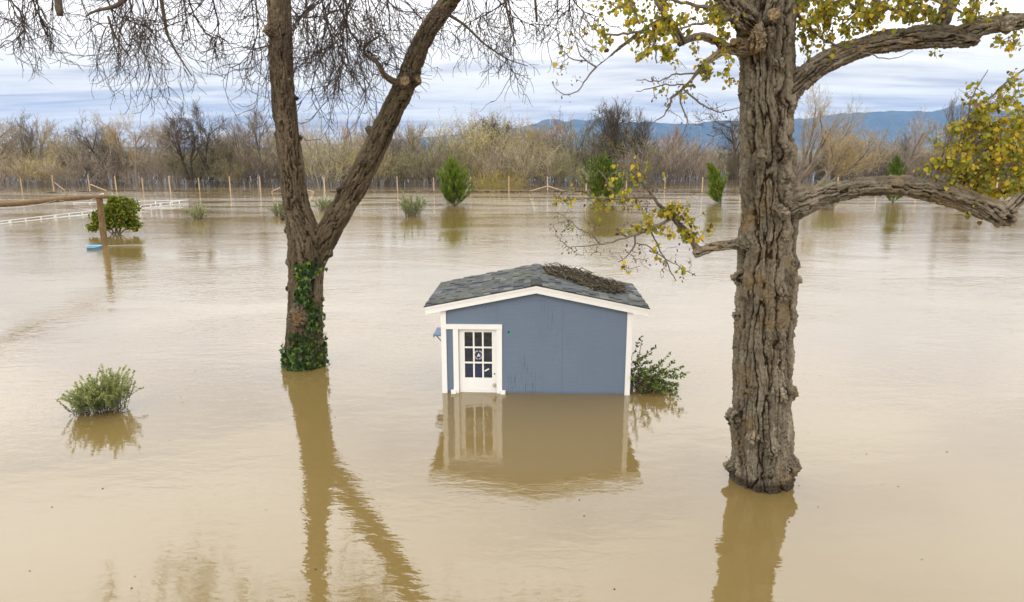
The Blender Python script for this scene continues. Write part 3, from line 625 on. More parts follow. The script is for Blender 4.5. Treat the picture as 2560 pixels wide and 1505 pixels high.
    for c, r, amp in knobs: burl = np.maximum(burl, amp * np.exp(-(np.linalg.norm(V - c, axis=1) / (r * 1.15)) ** 2))
    bc = np.clip(burl, 0, 1); dsc = np.clip(brad / 0.19, 0.30, 1.0)
    disp = depth * dsc * ((ridge - 0.75) * (1 - 0.6 * bc) + 0.20 * fib + 0.13 * n3 + 0.08 * n4 + 0.35 * pnoise(V * 3.0 + seed))
    kn = 0.9 * np.abs(pnoise(V * 13 + 3)) + 0.7 * np.abs(pnoise(V * 29 + 8)) + 0.45 * pnoise(V * 55)
    disp += burl * (kn - 0.42) * 0.075 * np.clip(brad / 0.36, 0.45, 1)
    V2 = V + N * disp[:, None]
    ridge = ridge * (1 - 0.75 * bc * (1 - sstep(0.25, 0.75, kn)))  # hollows between burl knobs take the darkened furrow colour too
    av = m2.attributes.new('grain', 'FLOAT_VECTOR', 'POINT'); av.data.foreach_set('vector', q.astype(np.float32).ravel())
    m2.vertices.foreach_set('co', V2.astype(np.float32).ravel())
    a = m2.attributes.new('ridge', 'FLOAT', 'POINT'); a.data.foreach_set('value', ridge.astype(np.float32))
    m2.polygons.foreach_set('use_smooth', np.ones(len(m2.polygons), bool)); m2.materials.clear(); m2.update(); m2.name = name
    return obj(name, m2, mat, parent), V2, N

class Grow:
    """branchlets that reach out for given points, each from the nearest wood already there"""
    def __init__(s, rng): s.P = np.zeros((0, 3)); s.par = []; s.rng = rng; s.tips = []; s.fix = []
    def seed(s, pts, r):
        pts = np.asarray(pts, float); k = len(s.par)
        s.par += [-1] + list(range(k, k + len(pts) - 1)); s.P = np.vstack([s.P, pts]); s.fix += list(np.broadcast_to(r, (len(pts),)))
    def reach(s, T, step=0.07, wig=0.018, droop=0.0, cap=20000):
        T = np.asarray(T, float); d0 = np.array([np.min(np.linalg.norm(s.P - t, axis=1)) for t in T])
        for t in T[np.argsort(d0)]:
            d = np.linalg.norm(s.P - t, axis=1); k = int(d.argmin()); L = d[k]
            if L < 0.03: continue
            n = max(2, int(L / step)); a = s.P[k]
            u = np.linspace(0, 1, n + 1)[1:, None]
            side = s.rng.normal(size=3) * L * 0.16; side[2] -= droop * L
            pts = a + (t - a) * u + side * (u * (1 - u)) * 2 + s.rng.normal(size=(n, 3)) * wig * (1 - u * 0.5)
            b0 = len(s.par); s.par += [k] + list(range(b0, b0 + n - 1)); s.P = np.vstack([s.P, pts]); s.fix += [None] * n
            s.tips.append(b0 + n - 1)
    def radii(s, tip=0.0022, ex=2.3, mx=0.03):
        n = len(s.par); a = np.zeros(n)
        for i in range(n - 1, -1, -1):
            if a[i] == 0: a[i] = tip ** ex
            if s.par[i] >= 0: a[s.par[i]] += a[i] * 0.97 if s.fix[i] is None else 0
        # chains add up only where they fork: keep the carried area
        r = np.minimum(a ** (1 / ex), mx)
        for i in range(n):
            if s.fix[i] is not None: r[i] = s.fix[i]
        return r
    def chains(s):
        n = len(s.par); kids = [[] for _ in range(n)]
        for i, p in enumerate(s.par):
            if p >= 0 and s.fix[i] is None: kids[p].append(i)
        out = []
        for i in range(n):
            for k in kids[i]:
                if s.fix[i] is not None or kids[i][0] != k:
                    ch = [i, k]; j = k
                    while kids[j]: j = kids[j][0]; ch.append(j)
                    out.append(ch)
        return out
    def build(s, mb, tip=0.0022, mx=0.03, k=4):
        r = s.radii(tip, 2.3, mx)
        for ch in s.chains():
            P = s.P[ch]; rr = r[ch].copy(); rr[0] = min(rr[0], rr[1] * 1.25); mb.tube(P, rr, k, s.rng.uniform(), cap=False)

def ell(rng, n, cx, cy, rx_, ry_, Y0, Y1):
    t = rng.uniform(0, 2 * math.pi, n); r = np.sqrt(rng.uniform(0, 1, n))
    return np.array([at(cx + rx_ * a * math.cos(b_), cy + ry_ * a * math.sin(b_), y) for a, b_, y in zip(r, t, rng.uniform(Y0, Y1, n))])

def leaf_shape(kind):
    if kind == 'heart':                                          # broad cottonwood leaf, folded a little along the midrib, tip along -z
        V = [(0, 0, 0), (0, 0.0, -0.55), (0, 0.02, -1.0), (0.30, -0.06, 0.06), (0.50, -0.12, -0.22), (0.40, -0.09, -0.55), (-0.30, -0.06, 0.06), (-0.50, -0.12, -0.22), (-0.40, -0.09, -0.55), (0, 0, 0.28)]
        Fq = [[0, 1, 5, 4], [0, 7, 8, 1]]; Ft = [[0, 4, 3], [1, 2, 5], [0, 6, 7], [1, 8, 2]]
        return V[:9], [Fq, Ft]
    if kind == 'ivy':                                            # five-lobed
        V = [(0, 0, 0), (0, 0.03, -1.0), (0.22, 0, -0.50), (0.55, -0.05, -0.42), (0.30, -0.02, -0.05), (0.30, 0, 0.22), (-0.30, 0, 0.22), (-0.30, -0.02, -0.05), (-0.55, -0.05, -0.42), (-0.22, 0, -0.50)]
        return V, [[[0, 9, 1, 2], [0, 2, 3, 4], [0, 7, 8, 9]], [[0, 4, 5], [0, 6, 7]]]
    if kind == 'lance': return [(0, 0, 0), (0.5, 0.05, -0.45), (0, 0.0, -1.0), (-0.5, 0.05, -0.45)], [[[0, 1, 2, 3]]]
    if kind == 'oval': return [(0, 0, 0), (0.42, 0.08, -0.3), (0.36, 0.08, -0.72), (0, 0, -1.0), (-0.36, 0.08, -0.72), (-0.42, 0.08, -0.3)], [[[0, 1, 2, 3], [0, 3, 4, 5]]]

# ---------------- tree with the fork and ivy
YA = 15.15
tree_a = thing('forked_tree', 'big leafless forked tree with ivy round its trunk beside the blue shed', 'tree', tuple(at(765, 905, YA) * np.array([1, 1, 0])))
base = np.array(tree_a.location)
def rel(P): return np.asarray(P) - base
def rows_path(rows, Y0, Y1=None):
    Y1 = Y0 if Y1 is None else Y1; n = len(rows)
    return px_path([((L + R) / 2, y, (R - L), Y0 + (Y1 - Y0) * i / (n - 1)) for i, (y, L, R) in enumerate(rows)])
trunkA = rows_path([(990, 704, 818), (940, 706, 814), (905, 712, 811), (838, 717, 807), (765, 720, 804), (692, 722, 804), (648, 721, 812), (610, 722, 812), (570, 716, 796), (540, 712, 780), (509, 709, 770), (473, 705, 764), (400, 699, 756), (340, 690, 748), (284, 684, 739), (227, 679, 735), (170, 676, 732), (113, 673, 730), (57, 671, 728), (0, 668, 725), (-60, 662, 722), (-140, 655, 712), (-230, 650, 700)], YA, YA - 0.2)
limbA = px_path([(772, 680, 56, YA), (792, 630, 62, YA - 0.03), (828, 566, 60, YA - 0.08), (871, 494, 59, YA - 0.14), (906, 432, 58, YA - 0.2), (939, 366, 56, YA - 0.25), (965, 310, 54, YA - 0.3), (990, 258, 52, YA - 0.34), (1016, 205, 52, YA - 0.4), (1042, 130, 46, YA - 0.44), (1078, 65, 45, YA - 0.5), (1125, 0, 44, YA - 0.55), (1165, -60, 42, YA - 0.6), (1215, -140, 38, YA - 0.7), (1240, -200, 34, YA - 0.8)])
stubA = px_path([(700, 95, 30, YA - 0.25), (682, 82, 28, YA - 0.4), (664, 70, 24, YA - 0.5)])
stubB = px_path([(1008, 212, 32, YA - 0.45), (1012, 202, 30, YA - 0.72)])
stubC = px_path([(1028, 208, 28, YA - 0.4), (1046, 198, 26, YA - 0.52)])
stubD = px_path([(752, 790, 60, YA - 0.3), (742, 795, 44, YA - 0.62)])
smA = px_path([(1000, 212, 20, YA - 0.5), (985, 200, 17, YA - 0.6), (962, 196, 15, YA - 0.65), (952, 180, 14, YA - 0.7), (948, 150, 13, YA - 0.72), (935, 146, 12, YA - 0.72), (905, 140, 9, YA - 0.75), (902, 128, 8, YA - 0.75), (915, 110, 7, YA - 0.8), (935, 95, 6, YA - 0.8), (960, 85, 5, YA - 0.85)])
knobsA = []
def knob(px, py, r_px, Y, amp=0.8): p = at(px, py, Y); knobsA.append((rel(p), px2m(r_px, p), amp))
for k_ in ((722, 545, 9, YA - 0.05), (716, 575, 8, YA - 0.1), (720, 655, 9, YA), (719, 722, 8, YA), (822, 632, 12, YA - 0.15), (742, 790, 24, YA - 0.38), (805, 748, 7, YA), (740, 497, 8, YA - 0.33), (727, 505, 7, YA - 0.3), (706, 545, 8, YA - 0.05), (848, 478, 11, YA - 0.3), (843, 528, 9, YA - 0.35), (905, 408, 10, YA - 0.5), (922, 325, 12, YA - 0.3), (930, 400, 9, YA - 0.5), (706, 265, 8, YA - 0.4), (722, 270, 7, YA - 0.4), (742, 245, 6, YA - 0.1), (722, 370, 8, YA - 0.4), (688, 335, 7, YA - 0.2), (752, 345, 8, YA - 0.1), (740, 425, 9, YA - 0.38), (700, 305, 7, YA - 0.4), (725, 200, 6, YA - 0.4), (870, 520, 8, YA - 0.4), (792, 612, 8, YA - 0.4), (765, 580, 7, YA - 0.4)): knob(*k_)
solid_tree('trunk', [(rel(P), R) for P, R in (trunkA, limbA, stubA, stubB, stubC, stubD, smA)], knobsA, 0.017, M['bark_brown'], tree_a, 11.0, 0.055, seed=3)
def sawn(parent, P, R, frac=0.92, b0=base, mat='cut_wood'):
    e, d = P[-1], P[-1] - P[-2]; d = d / np.linalg.norm(d); r = R[-1] * frac
    b = MB(); b.tube([e - d * 0.06 - b0, e + d * 0.006 - b0, e + d * 0.016 - b0, e + d * 0.012 - b0], [r, r, r * 0.90, r * 0.15], 14, cap=True); b.V[-1] += np.random.default_rng(int(abs(e[0]) * 1000)).normal(size=b.V[-1].shape) * r * 0.05; b.build('sawn_stub', M[mat], parent)
for s_ in (stubA, stubB, stubC): sawn(tree_a, *s_, 0.78)
sawn(tree_a, stubD[0], stubD[1], 0.60, mat='hollow_dark')  # closed disc at the base hollow, the hollow's dark put into its colour

# hanging twigs of the bare tree
rng = np.random.default_rng(7)
tw = MB()
def hang(p, d, L, r, lvl, sag=0.9):
    n = 9 if lvl == 0 else (7 if lvl == 1 else 6); P = [p]; d = d / np.linalg.norm(d); st = L / n; kids = []
    curl = rng.normal(size=3) * 0.10; turn = rng.uniform(0.35, 0.75)
    side = np.array([rng.normal(), rng.normal(), 0]); side /= np.linalg.norm(side)
    for i in range(n):
        f = i / n
        pull = np.array([0, 0, -sag * 0.30]) if f < turn else np.array([0, 0, 0.20]) + side * 0.26
        d = d + pull * (0.8 if lvl else 0.7) + curl * 0.6 + rng.normal(size=3) * 0.17; d /= np.linalg.norm(d)
        p = p + d * st; P.append(p)
        if i >= 1 and lvl < 2: kids.append((p, d.copy(), 1 - f))
    R = np.linspace(r, max(r * 0.3, 0.0042), n + 1)
    tw.tube(P, R, 5 if r > 0.01 else 3, rng.uniform(), cap=False)
    for (kp, kd, w) in kids:
        for _ in range((2 if rng.uniform() < 0.25 else 1) if lvl == 0 else (1 if rng.uniform() < 0.55 else 0)):
            sd_ = np.cross(kd, rng.normal(size=3)); sd_ /= np.linalg.norm(sd_) + 1e-9
            hang(kp, kd * 0.75 + sd_ * 0.75, L * rng.uniform(0.35, 0.70) * (0.6 + 0.4 * w), max(r * 0.5, 0.0056), lvl + 1, sag)
env = [(-60, 120), (0, 120), (80, 140), (150, 140), (230, 160), (300, 190), (380, 195), (440, 205), (520, 215), (555, 150), (600, 110), (650, 200), (700, 120), (745, 190), (800, 250), (850, 300), (900, 240), (950, 190), (1000, 190), (1060, 110), (1130, 90), (1200, 150), (1290, 170), (1340, 130), (1400, 75), (1450, 25)]
ex_, ey_ = np.array(env).T
dens = [(0, 40, 8), (40, 150, 12), (160, 300, 12), (300, 380, 8), (380, 530, 26), (560, 640, 9), (640, 668, 8), (735, 800, 20), (800, 900, 28), (900, 1010, 22), (1010, 1100, 9), (1160, 1260, 12), (1260, 1400, 18), (1400, 1450, 4)]
moth = []                                                        # boughs over the frame that carry the twigs
Wt = lambda px, py, Y: at(px, py, Y) - base
for pts in ([(665, -60, YA), (560, -90, YA - 0.6), (430, -70, YA - 1.2), (300, -60, YA - 1.4), (170, -70, YA - 1.2), (40, -60, YA - 1.0), (-80, -40, YA - 0.8)],
            [(668, -150, YA), (560, -190, YA + 0.8), (430, -170, YA + 1.4), (280, -150, YA + 1.8), (120, -120, YA + 2.0), (-60, -90, YA + 2.0)],
            [(722, -80, YA), (790, -110, YA + 0.3), (870, -120, YA + 0.6), (950, -110, YA + 0.9), (1030, -130, YA + 1.2)],
            [(725, -40, YA - 0.2), (800, -80, YA - 0.8), (880, -100, YA - 1.2), (960, -90, YA - 1.5)],
            [(1170, -70, YA - 0.6), (1240, -60, YA - 0.8), (1320, -70, YA - 0.7), (1400, -60, YA - 0.6), (1470, -70, YA - 0.5)],
            [(1190, -110, YA - 0.7), (1120, -120, YA - 1.2), (1040, -110, YA - 1.7), (970, -90, YA - 1.9)]):
    P = np.array([Wt(*p) for p in pts]); P, R = resample(P, np.linspace(0.13, 0.035, len(P)), 0.2); P[1:-1] += rng.normal(size=(len(P) - 2, 3)) * 0.03
    b_ = MB(); b_.tube(P, R, 8, rng.uniform()); b_.build('bough', M['branch'], tree_a, smooth=True); moth.append(P)
MP = np.concatenate(moth)
for x0, x1, n in dens:
    for _ in range(max(2, int(n * 0.40))):
        px = rng.uniform(x0, x1); tip = np.interp(px, ex_, ey_) * rng.uniform(0.45, 1.0) ** 0.8; Y = rng.uniform(YA - 1.9, YA + 2.0)
        e = Wt(px, tip, Y); dst = np.hypot(MP[:, 0] - e[0], MP[:, 1] - e[1]) + 0.3 * np.abs(MP[:, 2] - e[2]); cand = np.argsort(dst)[:6]; s = MP[cand[int(rng.integers(6))]]
        dd = e - s; L = np.linalg.norm(dd) * 1.12
        if L < 0.4: L = 0.4
        hang(s, dd / L + np.array([0, 0, 0.35]) + rng.normal(size=3) * 0.12, L, rng.uniform(0.012, 0.024), 0, 0.75)
for rows in ([(318, -10, 14, YA - 1.3), (302, 12, 12, YA - 1.3), (270, 22, 9, YA - 1.35), (240, 24, 6, YA - 1.4), (215, 40, 4, YA - 1.4)], [(140, -60, 20, YA - 1.2), (145, 0, 18, YA - 1.25), (150, 38, 15, YA - 1.3)], [(398, -30, 10, YA), (411, 46, 9, YA), (417, 86, 7, YA - 0.1), (440, 130, 5, YA - 0.2), (480, 190, 3, YA - 0.2)], [(270, 40, 6, YA), (282, 80, 6, YA), (300, 112, 5, YA), (322, 140, 3, YA)], [(1110, 30, 9, YA - 0.5), (1160, 60, 7, YA - 0.7), (1210, 110, 5, YA - 0.9), (1270, 150, 3, YA - 1.0), (1320, 165, 2, YA - 1.0)], [(1255, -60, 8, YA - 0.8), (1262, 0, 7, YA - 0.8), (1275, 60, 5, YA - 0.8), (1290, 110, 3, YA - 0.9)], [(1335, -60, 7, YA - 0.7), (1338, 0, 7, YA - 0.7), (1342, 55, 6, YA - 0.7)]):
    P, R = px_path(rows); P = P - base; P, R = resample(P, R, 0.1); b_ = MB(); b_.tube(P, R, 6, rng.uniform()); b_.build('bough', M['branch'], tree_a, smooth=True)
    for j in range(2, len(P), 2):
        if R[j] < 0.06 and rng.uniform() < 0.9: hang(P[j], (P[j] - P[j - 1]) * 4 + rng.normal(size=3) * 0.5, rng.uniform(0.4, 0.9), 0.006, 1)
P, R = smA; P = P - base
for j in range(4, len(P)):
    for _ in range(3): hang(P[j], rng.normal(size=3) + np.array([0, 0, 0.8]), rng.uniform(0.5, 1.0), 0.008, 1)
for px, py in ((668, 150), (672, 230), (735, 120), (738, 180), (1040, 110), (1075, 80), (1005, 190)):
    for _ in range(4): hang(Wt(px, py, YA - 0.25), rng.normal(size=3) + np.array([0.0, -0.3, 0.2]), rng.uniform(0.5, 0.9), 0.005, 1)
o = tw.build('crown', M['twig_dark'], tree_a); o['kind'] = 'stuff'

# ivy climbing the trunk: leaves on the bark
rng = np.random.default_rng(9)
def trunk_surf(px, py, path):
    P, R = path; z = None
    # nearest axis row for this picture row
    rows_ = np.array([752.5 - F_PX * ((p[1]) * SP + (p[2] - CAM_H) * CP) / ((p[1]) * CP - (p[2] - CAM_H) * SP) for p in P]); o_ = np.argsort(rows_)
    c = np.array([np.interp(py, rows_[o_], P[o_, k]) for k in range(3)]); r = np.interp(py, rows_[o_], R[o_])
    h = at(px, py, c[1]); dx = np.clip((h[0] - c[0]) / r, -1, 1); yy_ = -math.sqrt(max(0, 1 - dx * dx))
    return np.array([c[0] + dx * r, c[1] + yy_ * r, h[2] + yy_ * r * 0.16]), np.array([dx, yy_, 0.1]), r
ivy = thing('ivy', 'green ivy climbing the trunk of the forked tree from the water', 'ivy', tuple(base))
sites = []
for _ in range(1500):
    py = rng.uniform(640, 935); px = None
    if py > 845: px = rng.uniform(706, 814); ok = rng.uniform() < (0.95 if py > 870 else 0.55 + 0.4 * (px > 750))
    elif py > 812: px = rng.uniform(735, 810); ok = rng.uniform() < 0.55
    elif py > 775: px = rng.normal(790, 7); ok = rng.uniform() < 0.5
    elif py > 740: px = rng.normal(782 + (py - 740) * 0.25, 6); ok = rng.uniform() < 0.7
    elif py > 680: px = rng.normal(771, 7); ok = rng.uniform() < 0.8
    else: px = rng.normal(780, 15); ok = rng.uniform() < 0.65
    if not ok: continue
    if py > 845 and px < 738 and py < 890 and rng.uniform() < 0.75: continue
    p, nrm, r = trunk_surf(px, py, trunkA); sites.append((p - base + nrm * rng.uniform(0.03, 0.10), nrm))
SP_ = np.array([s[0] for s in sites]); SN = np.array([s[1] for s in sites]); keep = SP_[:, 2] > 0.01; SP_, SN = SP_[keep], SN[keep]
for _ in range(220):                                             # round the back of the foot, seen at its edges
    t = rng.uniform(0, 2 * math.pi); z = rng.uniform(0.02, 0.55) ; c = trunkA[0][2] - base; r = 0.46 - 0.06 * z
    SP_ = np.vstack([SP_, [c[0] + math.cos(t) * (r + rng.uniform(0.02, 0.09)), c[1] + math.sin(t) * (r + 0.05), z]]); SN = np.vstack([SN, [math.cos(t), math.sin(t), 0.1]])
lv, lf = leaf_shape('ivy')
yax = SN + rng.normal(size=SN.shape) * 0.45; zax = np.tile([0, 0, 1.0], (len(SN), 1)) + SN * 0.5 + rng.normal(size=SN.shape) * 0.45
Rm = frames_from(zax, np.cross(zax, -yax)); Rm = Rm * rng.uniform(0.055, 0.115, len(Rm))[:, None, None]
lm = mesh_np('leaf', np.array(lv), [np.array(f) for f in lf]); lm.materials.append(M['ivy'])
pick = np.argsort(SP_[:, 1] + rng.uniform(0, 0.3, len(SP_)))[:300]; rest_m = np.ones(len(SP_), bool); rest_m[pick] = False
def leaf_objs(parent, me, Rm, T, idx):
    for i in idx:
        o = bpy.data.objects.new('leaf', me); link(o, parent); m4 = Matrix.Identity(4)
        for a_ in range(3):
            for b_ in range(3): m4[a_][b_] = Rm[i, a_, b_]
            m4[a_][3] = T[i, a_]
        o.matrix_local = m4
leaf_objs(ivy, lm, Rm, SP_, pick)
b = MB(); b.scatter(lv, lf, Rm[rest_m], SP_[rest_m], rng.uniform(size=rest_m.sum())); b.build('leaves', M['ivy'], ivy)['kind'] = 'stuff'
b = MB()
for path in ([(790, 925), (796, 860), (792, 800), (786, 760), (772, 710), (768, 670), (785, 648), (806, 645)], [(740, 925), (735, 880), (760, 850), (785, 830)], [(770, 700), (745, 680), (730, 682)], [(775, 925), (768, 880), (790, 840)]):
    P = []
    for p_ in path: q_, n_, _ = trunk_surf(p_[0], p_[1], trunkA); P.append(q_ - base + n_ * 0.025)
    P, R = resample(np.array(P), np.full(len(P), 0.010), 0.08); b.tube(P, R, 5)
b.build('stem', M['branch'], ivy, smooth=True)

# ---------------- tree with golden leaves
YB = 9.47
tree_b = thing('cottonwood_tree', 'old grey furrowed cottonwood with yellow leaves and long crooked limbs', 'tree', tuple(at(1905, 1206, YB) * np.array([1, 1, 0])))
base2 = np.array(tree_b.location)
def W2(px, py, Y): return at(px, py, Y) - base2
trunkB = rows_path([(1330, 1826, 1984), (1265, 1830, 1982), (1222, 1832, 1980), (1170, 1831, 1979), (1111, 1831, 1974), (1053, 1833, 1976), (1000, 1834, 1976), (929, 1838, 1976), (856, 1842, 1977), (783, 1842, 1982), (710, 1844, 1986), (640, 1848, 1988), (564, 1858, 1990), (470, 1858, 1984), (400, 1857, 1983), (324, 1856, 1980), (240, 1855, 1980), (162, 1855, 1981), (90, 1850, 1984), (40, 1850, 1985), (0, 1856, 1984), (-60, 1864, 1982), (-140, 1872, 1980)], YB, YB + 0.1)
limbs = [
 px_path([(1940, 275, 50, YB), (1970, 232, 66, YB - 0.02), (1992, 208, 60, YB - 0.05), (2040, 168, 52, YB - 0.12), (2101, 134, 50, YB - 0.2), (2174, 110, 53, YB - 0.3), (2270, 94, 53, YB - 0.42), (2365, 92, 55, YB - 0.52), (2425, 92, 52, YB - 0.58), (2447, 100, 30, YB - 0.6)]),
 px_path([(2400, 85, 44, YB - 0.55), (2455, 66, 40, YB - 0.62), (2500, 55, 38, YB - 0.7), (2545, 52, 42, YB - 0.75), (2620, 44, 36, YB - 0.85)]),
 px_path([(2340, 85, 40, YB - 0.45), (2356, 52, 38, YB - 0.42), (2380, -5, 36, YB - 0.4), (2410, -80, 30, YB - 0.35), (2430, -150, 26, YB - 0.3)]),
 px_path([(1940, 535, 60, YB), (1975, 522, 72, YB - 0.1), (2017, 500, 56, YB - 0.18), (2088, 478, 49, YB - 0.28), (2160, 466, 46, YB - 0.38), (2231, 463, 48, YB - 0.46), (2303, 470, 50, YB - 0.54), (2374, 488, 53, YB - 0.62), (2446, 511, 53, YB - 0.7), (2510, 537, 56, YB - 0.78), (2536, 548, 40, YB - 0.8)]),
 px_path([(2505, 535, 34, YB - 0.78), (2530, 512, 30, YB - 0.82), (2560, 490, 28, YB - 0.86), (2620, 440, 26, YB - 0.95)]),
 px_path([(1880, 612, 34, YB), (1853, 612, 28, YB - 0.1), (1819, 610, 24, YB - 0.2), (1785, 615, 24, YB - 0.25), (1755, 626, 25, YB - 0.3), (1737, 634, 20, YB - 0.32)]),
 px_path([(1745, 626, 20, YB - 0.3), (1734, 610, 18, YB - 0.32), (1723, 587, 14, YB - 0.36), (1700, 563, 12, YB - 0.4), (1679, 538, 11, YB - 0.42), (1649, 518, 10, YB - 0.45), (1631, 492, 9, YB - 0.45), (1617, 470, 8, YB - 0.45), (1601, 451, 6, YB - 0.48)]),
 px_path([(1900, 125, 40, YB), (1855, 122, 34, YB - 0.15), (1822, 124, 28, YB - 0.22), (1800, 122, 24, YB - 0.26), (1796, 102, 20, YB - 0.28), (1765, 88, 19, YB - 0.32), (1729, 88, 20, YB - 0.36), (1704, 102, 22, YB - 0.4), (1696, 112, 14, YB - 0.4)]),
 px_path([(1704, 100, 17, YB - 0.4), (1688, 85, 14, YB - 0.42), (1692, 60, 14, YB - 0.45), (1677, 42, 11, YB - 0.45), (1653, 43, 11, YB - 0.48), (1634, 55, 12, YB - 0.5), (1605, 79, 9, YB - 0.52), (1574, 98, 8, YB - 0.55), (1550, 117, 7, YB - 0.58), (1527, 140, 6, YB - 0.6), (1508, 157, 5, YB - 0.6), (1491, 167, 5, YB - 0.6)]),
 px_path([(1810, 126, 22, YB - 0.25), (1789, 135, 18, YB - 0.3), (1762, 153, 14, YB - 0.32), (1746, 183, 11, YB - 0.34), (1717, 212, 9, YB - 0.36), (1703, 231, 8, YB - 0.36), (1677, 245, 5, YB - 0.38)]),
 px_path([(1880, 60, 70, YB), (1845, 30, 58, YB - 0.15), (1822, 5, 52, YB - 0.2), (1790, -40, 46, YB - 0.3), (1740, -110, 40, YB - 0.4), (1690, -150, 34, YB - 0.5)]),
 px_path([(1930, 60, 40, YB), (1936, 40, 34, YB - 0.3), (1934, 36, 32, YB - 0.48)]),
 px_path([(1850, 108, 24, YB - 0.1), (1832, 104, 18, YB - 0.4)]),
 px_path([(1960, 40, 50, YB), (2000, 0, 44, YB + 0.3), (2050, -60, 38, YB + 0.6), (2120, -110, 32, YB + 0.9)]),
]
knobsA = []; base_s = base; base = base2
for k_ in ((1832, 1045, 24, YB - 0.15, 1.0), (1955, 985, 26, YB - 0.33, 1.1), (1978, 985, 20, YB - 0.05, 1), (1975, 1165, 30, YB - 0.2, 1.1), (1925, 1120, 28, YB - 0.42, 1.1), (1885, 1095, 18, YB - 0.42, 0.9), (1945, 845, 24, YB - 0.36, 1.1), (1960, 735, 26, YB - 0.33, 1.1), (1985, 660, 20, YB - 0.1, 1.0), (1988, 700, 14, YB, 0.9), (1960, 590, 14, YB - 0.3, 0.9), (1845, 695, 16, YB, 0.9), (1838, 790, 10, YB, 0.8), (1868, 735, 16, YB - 0.32, 0.8), (1960, 520, 24, YB - 0.35, 1.1), (1960, 380, 26, YB - 0.3, 1.1), (1968, 440, 18, YB - 0.25, 1.0), (1975, 262, 24, YB - 0.18, 1.0), (1900, 95, 34, YB - 0.35, 1.1), (1945, 160, 16, YB - 0.35, 0.9), (1852, 235, 6, YB, 0.8), (1825, 1165, 14, YB, 0.9), (1905, 390, 12, YB - 0.4, 0.7), (2265, 470, 14, YB - 0.65, 0.8), (2150, 125, 14, YB - 0.5, 0.8), (2500, 545, 20, YB - 0.85, 0.8), (1915, 1180, 18, YB - 0.42, 0.9), (1982, 835, 9, YB, 0.8), (2520, 60, 24, YB - 0.8, 1.0), (1850, 610, 20, YB - 0.2, 0.8), (1742, 632, 12, YB - 0.34, 0.9)): knob(*k_)
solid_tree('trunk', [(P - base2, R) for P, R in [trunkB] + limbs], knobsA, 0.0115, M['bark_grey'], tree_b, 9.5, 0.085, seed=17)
base = base_s
sawn(tree_b, *limbs[11], 0.9, base2); sawn(tree_b, *limbs[12], 0.85, base2)

# finer branches, drawn as they stand, then branchlets grown from them
rng = np.random.default_rng(31)
gr = Grow(rng); br = MB()
for P, R in limbs[:11] + [limbs[13]]:
    P2, R2 = resample(P - base2, R, 0.09); gr.seed(P2, np.minimum(R2, 0.05))
def draw(rows, k=6):
    P, R = px_path(rows); P, R = resample(P - base2, R, 0.06); P[1:-1] += rng.normal(size=(len(P) - 2, 3)) * 0.006; b_ = MB(); b_.tube(P, R, k, rng.uniform()); b_.build('bough', M['branch_pale'], tree_b, smooth=True); gr.seed(P, np.minimum(R, 0.02))
y1 = YB - 0.45
draw([(1631, 492, 8, y1), (1612, 493, 7, y1), (1590, 495, 7, y1), (1539, 496, 6, y1 - .05), (1498, 495, 5, y1 - .1), (1452, 497, 4, y1 - .1), (1406, 499, 2.4, y1 - .15)])
draw([(1679, 545, 10, y1), (1647, 564, 9, y1), (1601, 582, 8, y1 - .05), (1567, 593, 6, y1 - .1), (1521, 607, 4.5, y1 - .1), (1470, 614, 3, y1 - .15), (1429, 616, 2, y1 - .2)])
draw([(1617, 470, 6, y1), (1601, 451, 5, y1), (1585, 430, 4, y1), (1567, 410, 3, y1 + .05), (1555, 385, 2, y1 + .1)])
draw([(1539, 496, 5, y1), (1528, 470, 4, y1), (1515, 448, 3, y1), (1495, 425, 2, y1)])
draw([(1587, 590, 5, y1 - .05), (1594, 612, 5, y1), (1577, 627, 4, y1), (1568, 640, 3, y1), (1545, 655, 2, y1)])
draw([(1626, 578, 4, y1), (1647, 619, 4, y1), (1665, 655, 3.5, y1), (1680, 685, 3, y1), (1690, 702, 2.4, y1)])
draw([(1592, 608, 3.5, y1), (1625, 616, 3.5, y1), (1650, 640, 3, y1), (1690, 662, 2.5, y1), (1740, 690, 1.8, y1)])
draw([(1567, 593, 4, y1), (1545, 583, 4, y1 - .1), (1541, 572, 3, y1 - .1)])
draw([(1500, 610, 4, y1 - .1), (1478, 585, 3, y1 - .15), (1440, 570, 3, y1 - .15), (1420, 545, 2.4, y1 - .15), (1390, 530, 1.8, y1 - .2)])
y2 = YB - 0.6
draw([(1491, 167, 5, y2), (1474, 186, 4, y2), (1459, 198, 4, y2), (1455, 219, 3, y2), (1441, 233, 3, y2), (1422, 238, 2.6, y2), (1396, 233, 2.2, y2), (1382, 212, 1.6, y2)])
draw([(1491, 167, 4, y2), (1467, 152, 4, y2), (1450, 143, 3.4, y2), (1442, 115, 2.8, y2), (1436, 90, 2, y2)])
draw([(1467, 152, 3, y2), (1432, 153, 3, y2), (1415, 131, 2.8, y2), (1395, 112, 2.2, y2), (1380, 97, 1.6, y2)])
draw([(1605, 79, 7, y2 + .05), (1560, 84, 6, y2), (1530, 88, 5, y2), (1500, 82, 4, y2), (1470, 55, 3, y2), (1450, 40, 2, y2)])
y3 = YB - 0.36
draw([(1677, 245, 5, y3), (1674, 274, 4, y3), (1665, 288, 3.4, y3), (1640, 300, 2.8, y3), (1620, 318, 2, y3)])
draw([(1703, 231, 5, y3), (1702, 255, 4, y3), (1712, 281, 3.6, y3), (1722, 314, 3, y3), (1705, 340, 2.2, y3), (1695, 350, 1.6, y3)])
draw([(1710, 225, 5, y3), (1739, 250, 5, y3), (1765, 267, 4, y3), (1789, 281, 3.4, y3), (1820, 278, 2.8, y3), (1850, 269, 2, y3)])
